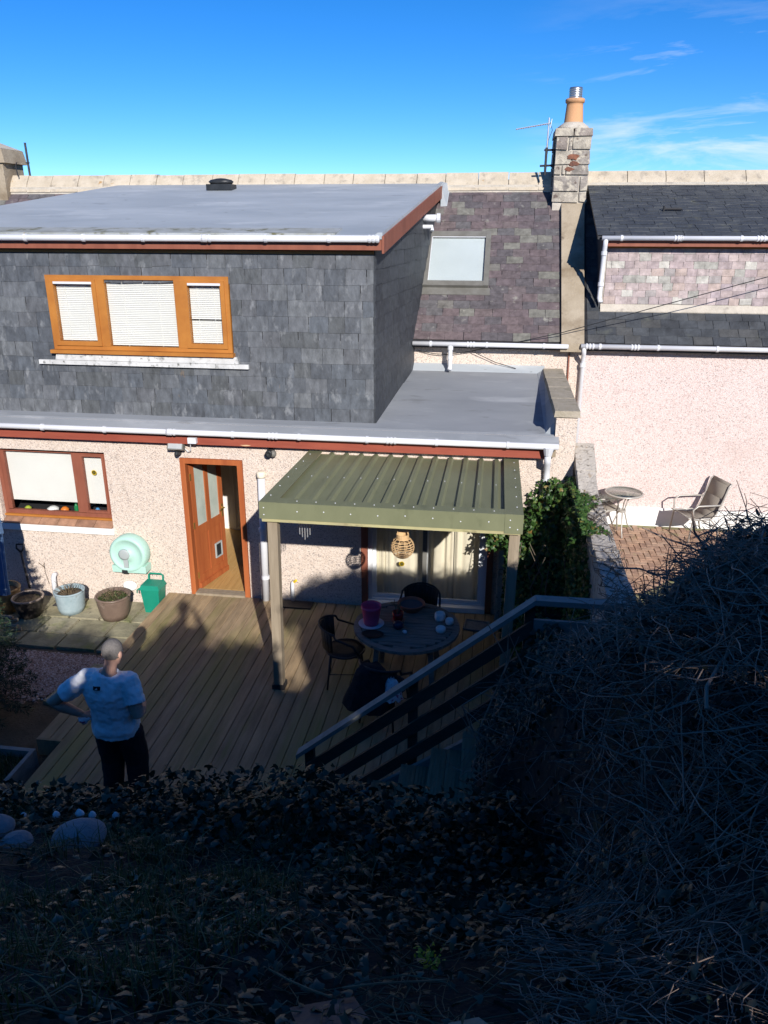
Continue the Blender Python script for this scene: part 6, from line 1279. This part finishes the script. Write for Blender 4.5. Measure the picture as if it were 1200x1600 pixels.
V, F, lv = leaves(np.stack([x, y, z], 1), rng.uniform(.035, .07, n), np.tile([-.3, -.4, .8], (n, 1)), .5); part_np(IV, 'overhanging_leaves', V, F, lv, 'ivy_green')
n = 1500; x = rng.uniform(.02, .34, n); z = rng.uniform(1.15, 2.15, n); k = rng.random(n) < .35 + .65 * sstep(.0, .3, x); x, z = x[k], z[k]
V, F, lv = leaves(np.stack([x, rng.uniform(9.55, 9.85, len(x)), z], 1), rng.uniform(.035, .07, len(x)), np.tile([-.1, -.9, .3], (len(x), 1)), .5); part_np(IV, 'trailing_leaves', V, F, lv, 'ivy_green')
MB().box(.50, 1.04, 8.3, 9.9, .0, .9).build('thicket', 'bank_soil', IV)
b = MB()
for k in range(14): x = rng.uniform(.45, 1.0); y = rng.uniform(8.2, 9.9); b.tube([(x, y, 0), (x + rng.normal(0, .05), y, .6), (x + rng.normal(0, .1), y, 1.2), (x + rng.normal(0, .1), y, 1.6)], [.014, .011, .008, .004], 5)
b.build('stems', 'bark', IV)
# ivy climbing on the boundary wall top, and dry strands on it
# conifer at the left edge
CF = thing('young_conifer', 'young dark conifer at the left edge beside the gravel', 'tree', (-5.80, 6.95, -.23))
MB().tube([(-5.80, 6.95, -.23), (-5.80, 6.95, 1.0), (-5.78, 6.95, 2.45)], [.05, .035, .008], 8).build('trunk', 'bark', CF, True)
PLs = []; 
for k in range(190):
    z = -.08 + 2.4 * (k / 190) ** 1.1; r = .70 * (1 - (z + .1) / 2.6) ** .8 + .02; a = k * 2.4; d = V3((math.cos(a), math.sin(a), .15)); PLs.append([V3((-5.80, 6.95, z)) + d * (r * q / 4) + V3((0, 0, -.05 * (q / 4) ** 2 * r * 2)) for q in range(5)])
PLs = np.array([[tuple(p) for p in q] for q in PLs]); V, F = tubes(PLs, np.full((len(PLs), 5), .006) * np.linspace(1, .4, 5)); part_np(CF, 'boughs', V, F, None, 'bark')
NN = 36000; w = rng.integers(0, len(PLs), NN); q = rng.random(NN) ** .7 * 3.99; i0 = q.astype(int); f_ = (q - i0)[:, None]; P = PLs[w, i0] * (1 - f_) + PLs[w, i0 + 1] * f_ + rng.normal(0, .022, (NN, 3))
V, F, lv = leaves(P, rng.uniform(.035, .07, NN), np.tile([0, 0, 1.0], (NN, 1)), .9, np.array([(0, 0, 0), (-.10, .5, 0), (0, 1, 0), (.10, .5, 0), (0, .5, .03)], float), np.array([(4, 0, 3), (4, 3, 2), (4, 2, 1), (4, 1, 0)])); part_np(CF, 'needles', V, F, lv, 'conifer_needle')
# fallen slate and board in the foreground, small yellow plant
def on_bank(b_name, label, cat, c, size, rot, m):
    z = float(bank_z(c[0], c[1])); nn = bank_norm(np.array([c[0]]), np.array([c[1]]))[0]; q = V3(nn).to_track_quat('Z', 'Y').to_matrix().to_4x4()
    M = Matrix.Translation((c[0], c[1], z + .03)) @ q @ Matrix.Rotation(R(rot), 4, 'Z'); s = size
    rebase(one(b_name, MB().box(-s[0], s[0], -s[1], s[1], 0, s[2], M), m, label, cat), (c[0], c[1], z))
on_bank('fallen_slate', 'loose dark roof slate lying on the bank at the bottom', 'slate', (-.36, 1.52), (.10, .15, .012), 12, 'slate_cheek')
on_bank('old_board', 'weathered board end lying on the bank at the bottom edge', 'board', (-.09, 1.42), (.20, .035, .05), 38, 'old_timber')
x, y = -.12, 1.95; z = float(bank_z(x, y)); n = 60; YP = thing('yellow_sprig', 'small yellow-green sprig among the dark ivy', 'plant', (x, y, z))
V, F, lv = leaves(np.stack([x + rng.normal(0, .022, n), y + rng.normal(0, .022, n), z + .06 + rng.random(n) * .07], 1), rng.uniform(.012, .026, n), None, .8, OVAL_T, OVAL_F); part_np(YP, 'leaves', V, F, lv, 'yellow_leaf')
MB().tube([(x, y, z - .02), (x, y, z + .08)], .003, 5).build('stem', 'twig', YP)
for k, (p, q, lb) in enumerate((((-.62, 1.75), (-.38, 1.60), 'long pale dry stalk lying across the dark bank'), ((-.36, 1.66), (-.05, 1.78), 'pale dry stalk crossing near the fallen slate'))):
    m_ = [V3((p[0] + (q[0] - p[0]) * t, p[1] + (q[1] - p[1]) * t, float(bank_z(p[0] + (q[0] - p[0]) * t, p[1] + (q[1] - p[1]) * t)) + .09)) for t in (0, .33, .66, 1)]
    rebase(one('dry_stalk', MB().tube(m_, .0035, 5), 'dead_stem', lb, 'stalk'), m_[0])

# ------------------------------------------------------------------ unseen occluders added behind the viewpoint to shade the bank
BH = thing('occluder_hedge', 'unseen clipped hedge added behind the viewpoint to shade the bank', 'hedge', (-4, -1.9, 3.7))  # unseen hedge added as sun blocker, top height set by the deck shade
hx = np.concatenate([np.arange(-16, -1, .2), np.arange(-1, 1.76, .05)]); top = 5.45 + .06 * np.sin(hx * 2.1) + .05 * np.sin(hx * 5.3) - .36 * np.exp(-((hx + .42) / .06) ** 2) - .36 * np.exp(-((hx + .02) / .06) ** 2)  # narrow dips cut to let sun onto the man's shoulders
b = MB()
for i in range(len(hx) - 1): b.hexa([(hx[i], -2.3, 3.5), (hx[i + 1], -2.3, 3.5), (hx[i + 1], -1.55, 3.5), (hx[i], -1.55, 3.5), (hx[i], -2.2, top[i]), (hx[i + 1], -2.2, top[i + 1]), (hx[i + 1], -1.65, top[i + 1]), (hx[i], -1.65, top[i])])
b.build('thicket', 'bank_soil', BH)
n = 14000; x = rng.uniform(-16, 1.7, n); s_ = rng.random(n); y = np.where(s_ < .5, -1.55 + rng.normal(0, .04, n), rng.uniform(-2.3, -1.5, n)); z = np.where(s_ < .5, rng.uniform(3.7, 5.5, n), np.interp(x, hx, top) + rng.random(n) * .10)
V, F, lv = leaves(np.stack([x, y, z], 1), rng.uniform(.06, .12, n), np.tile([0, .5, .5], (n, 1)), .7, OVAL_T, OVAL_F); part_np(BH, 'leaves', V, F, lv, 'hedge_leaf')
def rear_tree(label, blobs, trunk, nl, cat='tree'):
    t = thing('occluder_tree', label, cat, trunk[0]); MB().tube(trunk, [.11, .09, .06], 8).build('trunk', 'bark', t, True); PP = []
    for (c, r) in blobs:
        m = int(nl * r[0] * r[2]); d = rng.normal(0, 1, (m, 3)); d /= np.linalg.norm(d, axis=1, keepdims=True); PP.append(np.array(c) + d * np.array(r) * (rng.random(m) ** .35)[:, None])
        MB().tube([trunk[-1], (np.array(trunk[-1]) * .5 + np.array(c) * .5), c], [.04, .03, .015], 6).build('limb', 'bark', t)
    PP = np.concatenate(PP); V, F, lv = leaves(PP, rng.uniform(.07, .14, len(PP)), None, .9, OVAL_T, OVAL_F); part_np(t, 'crown', V, F, lv, 'hedge_leaf')
rear_tree('unseen leafy tree added behind the viewpoint to block sun', [((2.2, -1.5, 6.02), (.45, .4, .17)), ((2.75, -1.5, 6.25), (.5, .4, .32)), ((3.3, -1.5, 6.35), (.5, .4, .42)), ((3.9, -1.5, 6.3), (.55, .4, .45)), ((3.6, -1.6, 6.36), (.5, .4, .42)), ((4.35, -1.5, 6.2), (.45, .4, .42)), ((3.95, -1.5, 5.8), (.7, .5, .5))], [(3.6, -1.6, 3.6), (3.6, -1.6, 4.8), (3.4, -1.55, 5.9)], 7500)  # added unseen crown, blobs sized for the shade on hedge and wall
BH2 = thing('occluder_hedge', 'unseen hedge added behind the viewpoint at the right to block sun', 'hedge', (8, -1.9, 3.7))
b = MB().box(1.76, 2.35, -2.25, -1.6, 3.5, 5.0).box(2.36, 5.0, -2.25, -1.6, 3.5, 5.9).box(5.01, 14, -2.25, -1.6, 3.5, 5.95); b.build('thicket', 'bank_soil', BH2)  # added sun blockers; the low one leaves a gap for sun on the deck
n = 8000; x = rng.uniform(1.8, 14, n); V, F, lv = leaves(np.stack([x, rng.uniform(-2.3, -1.5, n), np.where(rng.random(n) < .5, rng.uniform(3.7, 4.8, n), np.where(x < 2.35, 5.0, 5.93) + rng.random(n) * .1)], 1), rng.uniform(.06, .12, n), np.tile([0, .5, .5], (n, 1)), .7, OVAL_T, OVAL_F); part_np(BH2, 'leaves', V, F, lv, 'hedge_leaf')
